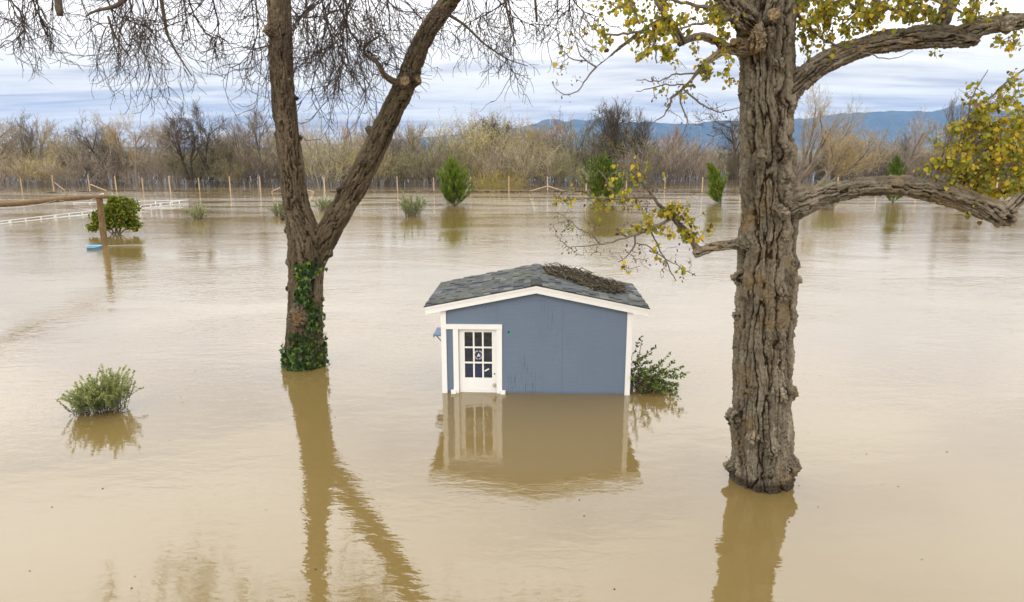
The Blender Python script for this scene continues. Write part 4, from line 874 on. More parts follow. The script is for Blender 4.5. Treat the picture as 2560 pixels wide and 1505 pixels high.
draw([(1746, 183, 5, y3), (1710, 185, 4.5, y3 - .05), (1680, 184, 4, y3 - .1), (1650, 205, 3, y3 - .1), (1590, 200, 2, y3 - .15)])
draw([(1717, 212, 4, y3), (1665, 210, 3.6, y3 - .1), (1620, 222, 3, y3 - .15), (1590, 228, 2, y3 - .2)])
draw([(1634, 55, 7, y2 + .1), (1632, 90, 5, y2 + .1), (1640, 130, 4, y2 + .05), (1642, 158, 3, y2 + .05)])
draw([(1690, 62, 8, y2 + .1), (1650, 20, 8, y2 + .1), (1625, -20, 7, y2 + .1), (1600, -60, 7, y2 + .1)]); draw([(1600, 60, 6, y2), (1580, 20, 6, y2), (1560, -30, 6, y2)])
y4 = YB - 0.6
draw([(2345, 452, 16, y4), (2380, 445, 13, y4 + .1), (2412, 443, 11, y4 + .2), (2440, 430, 8, y4 + .3), (2480, 415, 7, y4 + .35), (2530, 395, 6, y4 + .4), (2600, 370, 5, y4 + .4)])
draw([(2350, 447, 14, y4), (2372, 425, 11, y4 + .05), (2392, 395, 9, y4 + .1), (2412, 378, 8, y4 + .15), (2450, 350, 7, y4 + .2), (2510, 325, 6, y4 + .25), (2580, 300, 5, y4 + .3)])
draw([(2392, 395, 8, y4 + .1), (2400, 340, 6, y4 + .1), (2420, 300, 6, y4 + .1), (2455, 262, 6, y4 + .1), (2490, 228, 5, y4 + .1), (2530, 195, 5, y4 + .1), (2580, 160, 5, y4 + .1)])
draw([(2420, 300, 5, y4), (2422, 270, 4, y4), (2432, 235, 3, y4 - .05), (2455, 200, 2.4, y4 - .05), (2470, 175, 1.8, y4 - .05)])
draw([(2412, 443, 8, y4 + .2), (2440, 470, 7, y4 + .25), (2480, 480, 6, y4 + .3), (2540, 470, 5, y4 + .3)])
draw([(2425, 440, 8, y4 + .2), (2432, 400, 7, y4 + .25), (2470, 370, 6, y4 + .3), (2560, 350, 5, y4 + .4)])
for a_ in range(5): draw([(1960 + 60 * a_, -60 - 10 * a_, 14, YB + .5), (2010 + 70 * a_, -20, 9, YB + .3 - .2 * a_), (2060 + 80 * a_, 20, 6, YB + .1 - .2 * a_), (2110 + 85 * a_, 50, 4, YB - .1 - .1 * a_)])
draw([(1985, 30, 10, YB + .1), (2010, 50, 8, YB + .1), (2040, 85, 6, YB), (2080, 110, 5, YB - .2), (2140, 125, 4, YB - .5), (2180, 140, 3, YB - .6), (2230, 150, 2.4, YB - .6), (2282, 128, 1.8, YB - .6)])
draw([(1850, 10, 14, YB - .2), (1780, 20, 10, YB - .3), (1720, 10, 8, YB - .2), (1650, -10, 7, YB - .1), (1540, -30, 6, YB)])
draw([(1840, 40, 10, YB - .2), (1800, 55, 8, YB - .3), (1740, 60, 6, YB - .2), (1690, 75, 4, YB - .3)])
wood0 = len(gr.par)
# (centre, radii, depth range, branchlets, share of leafy ones, leaves each)
zones = [(1500, 25, 90, 55, YB - 1.0, YB - .2, 60, .75, 6), (1600, 30, 90, 55, YB - 1.0, YB + .3, 90, .95, 9), (1720, 30, 90, 50, YB - .9, YB + .4, 100, 1, 9), (1800, 40, 45, 60, YB - .7, YB + .4, 60, 1, 9),
         (1640, 110, 70, 45, YB - .9, YB - .1, 55, .9, 8), (1730, 140, 80, 45, YB - .8, YB + .1, 60, .9, 8), (1800, 175, 45, 60, YB - .6, YB + .1, 46, .95, 7), (1540, 95, 60, 35, YB - .9, YB - .3, 26, .7, 5), (1440, 110, 60, 80, YB - .8, YB - .4, 22, .15, 2),
         (1660, 215, 80, 45, YB - .7, YB - .2, 34, .25, 3), (1740, 270, 90, 45, YB - .6, YB - .2, 26, .08, 2), (1420, 210, 40, 35, YB - .7, YB - .5, 10, .2, 2),
         (2030, 20, 60, 55, YB - .6, YB + .6, 90, 1, 10), (2120, 30, 70, 55, YB - .7, YB + .5, 100, 1, 10), (2040, 100, 45, 50, YB - .4, YB + .4, 50, 1, 9), (2210, 25, 80, 50, YB - .8, YB + .2, 90, 1, 10), (2300, 15, 70, 42, YB - .8, YB, 70, 1, 10), (2450, 15, 80, 42, YB - 1.0, YB - .2, 60, 1, 8), (2520, 100, 50, 30, YB - 1, YB - .5, 18, 1, 6), (2340, 130, 20, 18, YB - .7, YB - .4, 8, 1, 6),
         (2420, 370, 90, 75, YB - .9, YB + .2, 130, 1, 10), (2510, 300, 70, 70, YB - 1.0, YB + .2, 120, 1, 10), (2500, 420, 90, 75, YB - .9, YB + .3, 150, 1, 10), (2440, 450, 80, 45, YB - .8, YB + .1, 70, 1, 9), (2560, 380, 60, 110, YB - 1.0, YB + .3, 80, 1, 10), (2430, 250, 50, 50, YB - .7, YB - .3, 26, .7, 5), (2530, 210, 40, 40, YB - .7, YB - .3, 20, .8, 5), (2470, 520, 70, 22, YB - .8, YB - .3, 24, 1, 7), (2330, 430, 40, 30, YB - .7, YB - .3, 20, 1, 6),
         (1560, 530, 95, 55, YB - .8, YB - .2, 60, .4, 4), (1680, 540, 65, 42, YB - .7, YB - .2, 55, 1, 8), (1740, 560, 45, 50, YB - .65, YB - .15, 30, 1, 8), (1600, 455, 90, 60, YB - .8, YB - .2, 46, .4, 4), (1540, 440, 60, 55, YB - .7, YB - .2, 26, .5, 4), (1430, 480, 50, 40, YB - .8, YB - .4, 22, .4, 4), (1450, 590, 60, 50, YB - .8, YB - .4, 34, .15, 2), (1600, 645, 80, 42, YB - .7, YB - .3, 38, .12, 2), (1680, 650, 60, 55, YB - .6, YB - .3, 24, .2, 2), (1410, 560, 40, 60, YB - .8, YB - .4, 20, .1, 2)]
leafy = []; dead = []
for (cx, cy, rx_, ry_, Y0, Y1, n, share, per) in zones:
    n = int(n * (1.25 if share < 0.5 else 0.40 if cy < 250 and cx < 1850 else 0.52 if cy < 150 else 0.7)); T = ell(rng, n, cx, cy, rx_, ry_, Y0, Y1) - base2; t0 = len(gr.tips); gr.reach(T, 0.07, 0.012, -0.05 if cy > 300 else 0.08)
    for t in gr.tips[t0:]:
        (leafy if rng.uniform() < share else dead).append((t, per))
gr.build(br, 0.0030, 0.012, 4)
br.build('twigs', M['branch_pale'], tree_b, smooth=True)['kind'] = 'stuff'
def leaf_sites(lst, per_scale=1.0):
    T, D = [], []
    for t, per in lst:
        ch = [t]
        for _ in range(5):
            p = gr.par[ch[-1]]
            if p < wood0: break
            ch.append(p)
        n = max(1, int(rng.poisson(per * per_scale)))
        for _ in range(n):
            j = int(rng.integers(len(ch))); p = gr.P[ch[j]]
            T.append(p + rng.normal(size=3) * 0.035 + np.array([0, 0, -0.02])); D.append(rng.normal(size=3))
    return np.array(T), np.array(D)
T, _ = leaf_sites(leafy)
n = len(T); zax = np.tile([0, 0, 1.0], (n, 1)) + rng.normal(size=(n, 3)) * 0.55; fac = rng.normal(size=(n, 3)) + np.array([0, -0.9, 0.3])
Rm = frames_from(zax, np.cross(zax, fac)) * (0.030 + 0.040 * rng.uniform(0, 1, n) ** 1.4)[:, None, None]
lv, lf = leaf_shape('heart'); lm2 = mesh_np('leaf', np.array(lv), [np.array(f) for f in lf]); lm2.materials.append(M['leaf_gold'])
scr = np.array([(p + base2)[1] for p in T]); size = np.linalg.norm(Rm[:, :, 0], axis=1) / scr
vis = (np.abs(T[:, 0] + base2[0]) / scr < 0.745)
idx = np.argsort(-(size * vis))[:300]; mk = np.ones(n, bool); mk[idx] = False
leaf_objs(tree_b, lm2, Rm, T, idx)
b = MB(); b.scatter(lv, lf, Rm[mk], T[mk], rng.uniform(size=mk.sum()))
# the crown goes on above the frame
for a_ in range(16):
    t_ = a_ * 2.4; e_ = np.array([math.cos(t_) * rng.uniform(2.0, 4.6), math.sin(t_) * rng.uniform(2.0, 4.0), rng.uniform(9.0, 13.0)]); s0 = np.array([0.05, 0.1, 7.0 + 0.06 * a_])
    P, R = resample(np.array([s0, s0 * 0.5 + e_ * 0.5 + np.array([0, 0, 0.6]), e_]), [0.11, 0.07, 0.02], 0.3); up_b = MB(); up_b.tube(P, R, 6); up_b.build('bough', M['branch_pale'], tree_b, smooth=True)
    n2_ = 850; k_ = rng.integers(len(P) // 4, len(P), n2_); T2 = P[k_] + rng.normal(size=(n2_, 3)) * np.array([0.75, 0.75, 0.55])
    T2 = T2[T2[:, 2] > 7.9 + 0.04 * np.abs(T2[:, 0])]
    b.scatter(*leaf_shape('oval'), rand_rot(rng, len(T2)) * rng.uniform(0.09, 0.15, len(T2))[:, None, None], T2, rng.uniform(size=len(T2)))
b.build('leaves', M['leaf_gold'], tree_b)['kind'] = 'stuff'
T, _ = leaf_sites(dead, 0.35); n = len(T); zax = np.tile([0, 0, 1.0], (n, 1)) + rng.normal(size=(n, 3)) * 0.6
Rm = frames_from(zax, rng.normal(size=(n, 3))) * rng.uniform(0.022, 0.045, n)[:, None, None]; Rm[:, :, 0] *= 0.6
b = MB(); b.scatter(lv, lf, Rm, T, rng.uniform(size=n)); o = b.build('dead_leaves', M['leaf_dead'], tree_b); o['kind'] = 'stuff'

# ------------------------------------------------------------------ shrubs and young trees in the flood
def sprig_shrub(name, label, cat, loc, stems, leaf, mat, stem_mat, rng, group=None):
    """stems: list of polylines (local); leaf: (kind, length, width, n per metre, angle)"""
    t = thing(name, label, cat, loc, 0, group); sb, lb_ = MB(), MB(); kind, Ll, Lw, npm, ang = leaf; T, Z, S = [], [], []
    for P, r in stems:
        P = np.asarray(P); sb.tube(P, np.linspace(r, r * 0.35, len(P)), 4, rng.uniform())
        s = np.concatenate([[0], np.cumsum(np.linalg.norm(np.diff(P, axis=0), axis=1))]); m = max(2, int(s[-1] * npm)); u = s[-1] * np.sqrt(rng.uniform(0.02, 1, m))
        d = np.gradient(P, axis=0)
        for q in u:
            p = np.array([np.interp(q, s, P[:, k]) for k in range(3)]); dd = np.array([np.interp(q, s, d[:, k]) for k in range(3)]); dd /= np.linalg.norm(dd) + 1e-9
            sd_ = np.cross(dd, rng.normal(size=3)); sd_ /= np.linalg.norm(sd_) + 1e-9
            T.append(p); Z.append(-(dd * math.cos(ang) + sd_ * math.sin(ang)) + rng.normal(size=3) * 0.15); S.append(rng.uniform(0.65, 1.15))
    T, Z, S = np.array(T), np.array(Z), np.array(S); keep = T[:, 2] + loc[2] > -0.02; T, Z, S = T[keep], Z[keep], S[keep]
    Rm = frames_from(Z, rng.normal(size=Z.shape)); Rm[:, :, 0] *= (Lw * S)[:, None]; Rm[:, :, 1] *= (Lw * S)[:, None]; Rm[:, :, 2] *= (Ll * S)[:, None]
    lv, lf = leaf_shape(kind); hue = np.clip(rng.normal(0.45, 0.22, len(T)) + 0.45 * (T[:, 2] / max(T[:, 2].max(), 0.1) - 0.5), 0, 0.999)
    lb_.scatter(lv, lf, Rm, T, hue)
    sb.build('stem', stem_mat, t); o = lb_.build('foliage', mat, t); o['kind'] = 'stuff'; return t
def arch(rng, p, d, L, n=7, bend=0.25, up=0.1):
    P = [np.asarray(p, float)]; d = np.asarray(d, float) / np.linalg.norm(d); c = rng.normal(size=3) * bend / n
    for _ in range(n): d = d + c + rng.normal(size=3) * 0.05 + np.array([0, 0, up / n]); d /= np.linalg.norm(d); P.append(P[-1] + d * L / n)
    return np.array(P)
# willow bush near the forked tree
rng = np.random.default_rng(41); st = []; o0 = gnd(251, 1032)
for i in range(150):
    x = rng.uniform(-0.50, 0.44); yb = rng.uniform(-0.12, 0.28) + x * 0.18; lean = 0.18 * x + rng.normal() * 0.16
    hgt = (0.34 + 0.50 * math.exp(-((x - 0.18) / 0.16) ** 2) + 0.36 * math.exp(-((x + 0.20) / 0.16) ** 2) + 0.22 * math.exp(-((x - 0.42) / 0.1) ** 2)) * rng.uniform(0.6, 1.1) * 1.2 + 0.12
    P = arch(rng, (x, yb, -0.1), (lean, rng.normal() * 0.25 - 0.1, 1.0), hgt + 0.1, 7, 0.4); st.append((P, 0.006))
    for _ in range(2): st.append((arch(rng, P[int(rng.integers(2, 5))], (rng.normal() * 0.5, rng.normal() * 0.5, 0.9), hgt * 0.40, 5, 0.4), 0.0035))
for x, d in ((-0.45, (-1, 0, 0.25)), (0.42, (1, 0.3, 0.5)), (0.45, (1, 0.2, 0.15)), (0.42, (0.8, 0.4, 0.8))): st.append((arch(rng, (x, 0, 0.0), d, 0.26, 6, 0.3), 0.004))
sprig_shrub('willow_bush', 'narrow-leaved green willow bush with its top just above the brown floodwater', 'bush', tuple(o0), st, ('lance', 0.058, 0.017, 110, 0.75), M['willow'], M['twig'], rng).scale = (0.80, 0.85, 0.80)
# bush by the shed corner
rng = np.random.default_rng(43); st = []; o0 = sl2w(HW + 0.06, 0.25, 0)
for i in range(30):
    P = arch(rng, (rng.uniform(0.0, 0.30), rng.uniform(-0.25, 0.7), -0.1), (rng.uniform(-0.05, 0.5), rng.normal() * 0.3, 1.0), rng.uniform(0.35, 0.85), 6, 0.6, -0.5); st.append((P, 0.007))
for i in range(44):
    z = rng.uniform(0.06, 0.30); st.append((arch(rng, (0.15, rng.uniform(-0.2, 0.4), z), (1.0, rng.normal() * 0.25, rng.uniform(0.05, 0.5)), rng.uniform(0.45, 1.1), 8, 0.5, -0.7), 0.007))
for z, dz, L in ((0.62, 0.75, 0.62), (0.66, 0.35, 0.46), (0.60, 0.25, 0.45), (0.52, 0.22, 0.42), (0.46, 0.25, 0.40), (0.75, 1.8, 0.5), (0.4, 0.3, 0.42)): st.append((arch(rng, (0.02, 0.1 + rng.normal() * 0.1, z - 0.1), (1.0, 0, dz), L, 7, 0.1, 0.1), 0.006))
st.append((arch(rng, (0.04, 0.1, 0.0), (0.1, 0, 1), 1.1, 8, 0.15), 0.012))
sprig_shrub('hedge_bush', 'dark green leafy bush leaning out of the water at the shed corner', 'bush', tuple(o0), st, ('oval', 0.065, 0.042, 46, 0.9), M['hedge_leaf'], M['twig'], rng)
b = MB(); P = arch(rng, (0.3, 0.1, 0.25), (1, 0, 0.55), 0.75, 6, 0.05, 0); b.tube(P, np.linspace(0.006, 0.002, 7), 4)
tb_ = bpy.data.objects['hedge_bush']; b.build('bare_stem', M['twig'], tb_)

def small_bush(px, py, top, wpx, name, label, mat, leaf, seed, n=60, cat='bush', lean=0.0, group=None):
    r = np.random.default_rng(seed); o = gnd(px, py); h = px2m(py - top, o) * 1.02; w = px2m(wpx, o) / 2; st = []
    for i in range(n):
        a = r.uniform(0, 2 * math.pi); q = math.sqrt(r.uniform()) * w * 0.55; hh = h * r.uniform(0.5, 1.0) * (1 - 0.35 * (q / (w * 0.55)) ** 2)
        st.append((arch(r, (math.cos(a) * q, math.sin(a) * q, -0.15), (math.cos(a) * 0.5 * w / h + lean, math.sin(a) * 0.5 * w / h, 1.0), hh + 0.15, 6, 0.5), 0.012))
    return sprig_shrub(name, label, cat, tuple(o), st, leaf, mat, M['twig'], r, group)
small_bush(495, 547, 507, 44, 'sage_bush', 'small pale green bush in open water near the white rail fence', M['sage'], ('lance', 0.16, 0.05, 34, 0.5), 51, 46)
small_bush(698, 539, 497, 34, 'sage_bush', 'small grey-green bush half hidden behind the forked tree trunk', M['sage'], ('lance', 0.16, 0.05, 34, 0.5), 52, 40)
small_bush(811, 525, 487, 42, 'sage_bush', 'small round pale bush seen in the fork of the leafless tree', M['sage'], ('lance', 0.16, 0.05, 34, 0.5), 53, 46)
small_bush(1032, 540, 476, 62, 'sage_bush', 'pale grey-green bush standing beside the pointed cedar in floodwater', M['sage'], ('lance', 0.18, 0.055, 30, 0.5), 54, 62)
small_bush(2066, 523, 436, 56, 'sage_bush', 'tall pale bush under the low arching limb of the cottonwood', M['sage'], ('lance', 0.18, 0.055, 30, 0.5), 55, 60)

# round laurel bush behind the log post
rng = np.random.default_rng(57); o0 = gnd(292, 586); t = thing('laurel_bush', 'round glossy yellow-green bush standing in water behind the log post', 'bush', tuple(o0)); t.scale = (0.9, 0.9, 0.92); sb, lb_ = MB(), MB(); T, Nn = [], []
w = px2m(1, o0)
lobes = [(24, 74, 36, 20), (-4, 60, 24, 18), (46, 66, 20, 20), (-44, 46, 20, 14), (34, 38, 30, 16), (2, 34, 28, 14), (-54, 22, 14, 10), (10, 90, 16, 9), (38, 88, 14, 9), (-26, 24, 18, 10), (50, 24, 16, 12), (16, 54, 26, 14)]
for cx, cz, rx_, rz_ in lobes:
    c = np.array([cx * w, rng.normal() * 0.25, cz * w]); sb.tube(np.array([[cx * w * 0.15 + rng.normal() * 0.15, 0, -0.2], [cx * w * 0.4, 0.0, cz * w * 0.45], c]), [0.05, 0.035, 0.015], 5)
    n = int(rx_ * rz_ * 0.42); d = rng.normal(size=(n, 3)); d /= np.linalg.norm(d, axis=1)[:, None]; q = rng.uniform(0.35, 1.22, n)[:, None]
    cl_ = c + d * q * np.array([rx_ * w, (rx_ + rz_) / 2 * w, rz_ * w]) + rng.normal(size=(n, 3)) * 0.03
    for p, dd in zip(cl_, d):                                   # a rosette at each shoot end
        for _ in range(7): T.append(p + rng.normal(size=3) * 0.035); Nn.append(dd * 0.8 + rng.normal(size=3) * 0.8 + np.array([0, 0, 0.5]))
T, Nn = np.array(T), np.array(Nn); keep = T[:, 2] > 0.05; T, Nn = T[keep], Nn[keep]
Rm = frames_from(-Nn, rng.normal(size=Nn.shape)) * rng.uniform(0.09, 0.16, len(T))[:, None, None]; lv, lf = leaf_shape('oval')
lb_.scatter(lv, lf, Rm, T, np.clip(rng.normal(0.36, 0.2, len(T)) + 0.25 * (T[:, 2] / T[:, 2].max() - 0.45), 0, 0.999)); sb.build('stem', M['branch'], t); lb_.build('foliage', M['laurel'], t)['kind'] = 'stuff'

# young cedars
def cedar(px, py, top, wpx, label, seed, bend=0.0, wind=0.0, slim=1.0, top_sparse=0.0):
    r = np.random.default_rng(seed); o = gnd(px, py); h = px2m(py - top, o); w = px2m(wpx, o) / 2 * 1.15
    t = thing('cedar_tree', label, 'conifer', tuple(o), 0, 'young cedars standing in the flood')
    tk, fb = MB(), MB(); z = np.linspace(-0.4, h, 9); ax = lambda q: np.array([bend * h * (np.clip(q, 0, 1)) ** 2, 0, q * h])
    tk.tube(np.array([ax(q / h) if q > 0 else [0, 0, q] for q in z]), np.linspace(0.06, 0.01, 9), 6)
    T, Z, S, H = [], [], [], []
    for i in range(int(230 * slim)):
        q = r.uniform(-0.03, 0.98); a = r.uniform(0, 2 * math.pi); prof = w * 1.05 * max(1 - q, 0.0) ** 0.72 * (0.8 + 0.2 * min(q / 0.2, 1)) * r.uniform(0.45, 1.15) * (0.72 + 0.75 * abs(math.sin(a * 1.5 + seed + 7 * q)) * abs(math.sin(9 * q + a + seed)))
        if q > 0.7: prof *= 1 - top_sparse * 0.4
        prof = max(prof, 0.08); d = np.array([math.cos(a) + wind * 1.3, math.sin(a), 0.45 + 1.3 * q]); P = arch(r, ax(q), d, prof * 1.15 + 0.14, 6, 0.25, 0.9)
        tk.tube(P, np.linspace(0.014, 0.004, 7), 3, r.uniform()); n = int(11 + 34 * prof)
        for _ in range(n):
            f = r.uniform(0.12, 1) ** 0.7 * 6; k = min(int(f), 5); p = P[k] + (P[k + 1] - P[k]) * (f - k); dd = P[k + 1] - P[k]; dd /= np.linalg.norm(dd)
            T.append(p + r.normal(size=3) * 0.02); Z.append(-(dd + r.normal(size=3) * 0.42 + np.array([wind * 0.3, 0, 0.45]))); S.append(r.uniform(0.6, 1.2) * (1.1 - 0.3 * q)); H.append(r.normal() * 0.16 + 0.25 + 0.07 * f + 0.1 * q)
    T, Z, S, H = map(np.array, (T, Z, S, H)); keep = T[:, 2] > 0.0; T, Z, S, H = T[keep], Z[keep], S[keep], H[keep]
    Rm = frames_from(Z, r.normal(size=Z.shape)); Rm[:, :, 0] *= (0.055 * S)[:, None]; Rm[:, :, 1] *= (0.055 * S)[:, None]; Rm[:, :, 2] *= (0.34 * S)[:, None]
    lv, lf = leaf_shape('lance'); fb.scatter(lv, lf, Rm, T, np.clip(H, 0, 0.999)); tk.build('trunk', M['branch'], t); fb.build('crown', M['cedar'], t)['kind'] = 'stuff'
cedar(1137, 514, 410, 92, 'pointed green cedar standing alone in open floodwater before the wire fence', 61, -0.05, 0, 1.1)
cedar(1508, 513, 408, 118, 'broad green cedar behind the yellow-leaved low branch', 62, 0.0, 0, 1.45)
cedar(1802, 507, 418, 66, 'green cedar bent over by wind close to the cottonwood trunk', 63, -0.40, -0.75, 1.2)
cedar(2232, 506, 398, 70, 'sparse-topped cedar crossed by the low arching cottonwood limb', 64, -0.03, 0, 0.7, 1.0)

# ------------------------------------------------------------------ log rail, tub, fences
rng = np.random.default_rng(71)
rail = thing('log_rail', 'rough brown log rail lashed onto a leaning post in the flood', 'rail', tuple(gnd(262, 615)))
rb = np.array(rail.location); top_ = at(248, 493, 35.1) - rb; botm = np.array([0.02, 0, -1.0])
P, R = resample(np.array([botm, [0, 0, 0], top_ * 0.5, top_ + np.array([0, 0, 0.1])]), [0.165, 0.16, 0.15, 0.14], 0.1)
b = MB(); b.tube(P, R * (1 + 0.03 * rng.normal(size=len(R))), 14); b.build('post', M['log'], rail, smooth=True)
e1_ = at(266, 491, 35.2) - rb; e0_ = at(-90, 515, 26.0) - rb
P, R = resample(np.array([e1_, e1_ * 0.7 + e0_ * 0.3 + np.array([0, 0, 0.03]), e1_ * 0.3 + e0_ * 0.7 + np.array([0, 0, -0.05]), e0_]), [0.115, 0.12, 0.11, 0.115], 0.15)
b = MB(); b.tube(P + rng.normal(size=P.shape) * 0.008, R * (1 + 0.04 * rng.normal(size=len(R))), 14); b.build('beam', M['log'], rail, smooth=True)
b = MB(); an = np.linspace(0, 2 * math.pi * 2, 30); c_ = top_ + np.array([0.05, 0, 0.12])
b.tube(np.stack([c_[0] + 0.17 * np.cos(an), c_[1] + 0.17 * np.sin(an), c_[2] - 0.06 + 0.10 * np.sin(an + 0.6) + an * 0.004], -1), 0.013, 5); b.build('lashing', M['rope'], rail)
b = MB()
for f0, f1 in ((0.12, 0.42), (0.45, 0.95)):
    u = np.linspace(0, 1, 14); A = e1_ + (e0_ - e1_) * f0; B = e1_ + (e0_ - e1_) * f1; C_ = A + (B - A) * u[:, None]; C_[:, 2] -= 0.12 + 0.55 * (u * (1 - u)) * (f1 - f0); C_[:, 2] += 0.1 * (np.abs(u - 0.5) * 2) ** 2; C_[:, 0] += 0.12; b.tube(C_, 0.007, 4)
b.tube(np.array([[0.15, 0, 0.02], [1.2, 0.15, 0.03], [2.0, 0.3, 0.012]]), 0.010, 4); b.build('line', M['rope'], rail)
# blue tub
c_ = gnd(236, 622); tub = thing('plastic_tub', 'open blue plastic tub floating beside the log post', 'tub', tuple(c_))
n = 28; an = np.arange(n) * 2 * math.pi / n
def sup(a, rx_, ry_): return np.sign(np.cos(a)) * np.abs(np.cos(a)) ** 0.55 * rx_, np.sign(np.sin(a)) * np.abs(np.sin(a)) ** 0.55 * ry_
prof = [(0.30, 0.22, -0.14), (0.325, 0.24, 0.14), (0.345, 0.26, 0.145), (0.345, 0.26, 0.165), (0.315, 0.23, 0.165), (0.285, 0.21, -0.10)]
V = []
for rx_, ry_, z in prof: x_, y_ = sup(an, rx_, ry_); V += list(zip(x_, y_, np.full(n, z)))
q = [[i * n + j, i * n + (j + 1) % n, (i + 1) * n + (j + 1) % n, (i + 1) * n + j] for i in range(len(prof) - 1) for j in range(n)]
V += [(0, 0, -0.10), (0, 0, -0.14)]; k0 = len(V) - 2; f3 = [[(len(prof) - 1) * n + j, (len(prof) - 1) * n + (j + 1) % n, k0] for j in range(n)] + [[(j + 1) % n, j, k0 + 1] for j in range(n)]
obj('body', mesh_np('body', np.array(V), [np.array(q), np.array(f3)], True), M['tub_blue'], tub)
b = MB(); u = np.linspace(0, math.pi, 12); b.tube(np.stack([0.34 * np.cos(u), -0.10 - 0.18 * np.sin(u), 0.16 - 0.06 * np.sin(u)], -1), 0.010, 5); b.build('handle', M['white_plastic'], tub)
# white rail fence of a riding arena, nearly drowned
A0, A1, A2 = gnd(471, 508), gnd(-60, 566), gnd(190, 507); A2 = A0 + (A2 - A0) * np.array([1, 0.3, 1])
arena = thing('arena_fence', 'low white rail fence of a riding arena nearly drowned by the flood', 'fence', tuple(A0))
for E_, n, h0, h1 in ((A1 - A0, 17, 0.30, 0.15), (A2 - A0, 7, 0.28, 0.03)):
    L = np.linalg.norm(E_); a_ = math.atan2(E_[1], E_[0]); 
    for i in range(n + 1):
        if i == 0 and E_ is not A1 - A0 and h1 < 0.2: continue
        p = E_ * i / n; h = h0 + (h1 - h0) * i / n; s_ = 0.06 if i % 3 == 0 else 0.035
        b = MB(); b.box((-s_, -s_, -0.8), (s_, s_, h)); o = b.build('post', M['white_plastic'], arena, loc=p, rotz=a_)
    b = MB(); v = E_ / L; sd_ = np.array([-v[1], v[0], 0]) * 0.025
    for z0, z1 in ((0.0, 0.055),):
        st_, en_ = np.array([0, 0, h0 - 0.02]), E_ + np.array([0, 0, h1 - 0.02]); V = [st_ - sd_ + [0, 0, z0], st_ + sd_ + [0, 0, z0], st_ + sd_ + [0, 0, z1], st_ - sd_ + [0, 0, z1], en_ - sd_ + [0, 0, z0], en_ + sd_ + [0, 0, z0], en_ + sd_ + [0, 0, z1], en_ - sd_ + [0, 0, z1]]
        b.add(V, [[[0, 1, 2, 3], [7, 6, 5, 4], [0, 4, 5, 1], [1, 5, 6, 2], [2, 6, 7, 3], [3, 7, 4, 0]]])
    b.build('rail', M['white_plastic'], arena)
    if h0 > 0.29:
        b = MB(); st_, en_ = np.array([0, 0, 0.02]), E_ + np.array([0, 0, -0.01]); b.tube(np.array([st_, en_]), 0.03, 4); b.build('rail', M['white_plastic'], arena)
# wire fence on lumber posts
posts = [(-20, 475, 446), (55, 476, 445), (135, 477, 438), (225, 480, 438), (291, 477, 441), (358, 477, 445), (426, 477, 441), (499, 478, 445), (576, 478, 442), (651, 479, 442), (725, 479, 443), (812, 480, 444), (900, 479, 444), (994, 479, 441), (1085, 479, 444), (1176, 479, 443), (1272, 480, 440), (1369, 479, 442), (1465, 480, 445), (1565, 480, 444), (1661, 481, 443), (1755, 482, 444), (1850, 482, 444), (1945, 483, 444), (2092, 484, 443), (2190, 484, 444), (2290, 485, 444), (2390, 485, 445), (2490, 486, 445), (2590, 486, 446)]
PB = [gnd(a, b_) for a, b_, c in posts]; PH = [px2m(b_ - c, p) for (a, b_, c), p in zip(posts, PB)]
fence = thing('wire_fence', 'long wire mesh fence on pale lumber posts along the flooded tree line', 'fence', tuple(PB[0])); f0_ = PB[0]
rng = np.random.default_rng(81)
pm = MB(); pm.tube(np.array([[0, 0, -0.9], [0, 0, 0.5], [0, 0, 1.0]]), [0.072, 0.072, 0.068], 8); pme = pm.mesh('post'); pme.materials.append(M['lumber'])
for i, (p, h) in enumerate(zip(PB, PH)):
    o = bpy.data.objects.new('post', pme); link(o, fence); o.location = p - f0_; o.scale = (1, 1, h); o.rotation_euler = (rng.normal() * 0.012, rng.normal() * 0.012, 0)
def brace(a, b_):
    m_ = MB(); m_.tube(np.array([a, b_]) - f0_, 0.06, 6); m_.build('brace', M['lumber'], fence)
def pt(px, py, i): return at(px, py, PB[i][1] - 0.1)
brace(pt(136, 456, 2), pt(163, 477, 2)); brace(pt(226, 461, 3), pt(266, 477, 3)); brace(pt(1369, 465, 17), pt(1318, 480, 17)); brace(pt(1369, 465, 17), pt(1420, 481, 17)); brace(pt(700, 469, 9), pt(678, 480, 9)); brace(pt(768, 475, 10), pt(786, 480, 10))
b = MB()
for i in range(len(PB) - 1):
    a_, c_ = PB[i] - f0_, PB[i + 1] - f0_; hh = min(PH[i], PH[i + 1]) * 0.80
    for k in range(9): b.tube(np.array([a_ + [0, -0.02, hh * k / 8], c_ + [0, -0.02, hh * k / 8]]), 0.0032 if k < 8 else 0.005, 3, cap=False)
    nv = int(np.linalg.norm(c_ - a_) / 0.15)
    for k in range(nv): q_ = a_ + (c_ - a_) * k / nv; b.tube(np.array([q_ + [0, -0.02, 0], q_ + [0, -0.02, hh]]), 0.0026, 3, cap=False)
b.build('wire_mesh', M['wire'], fence)
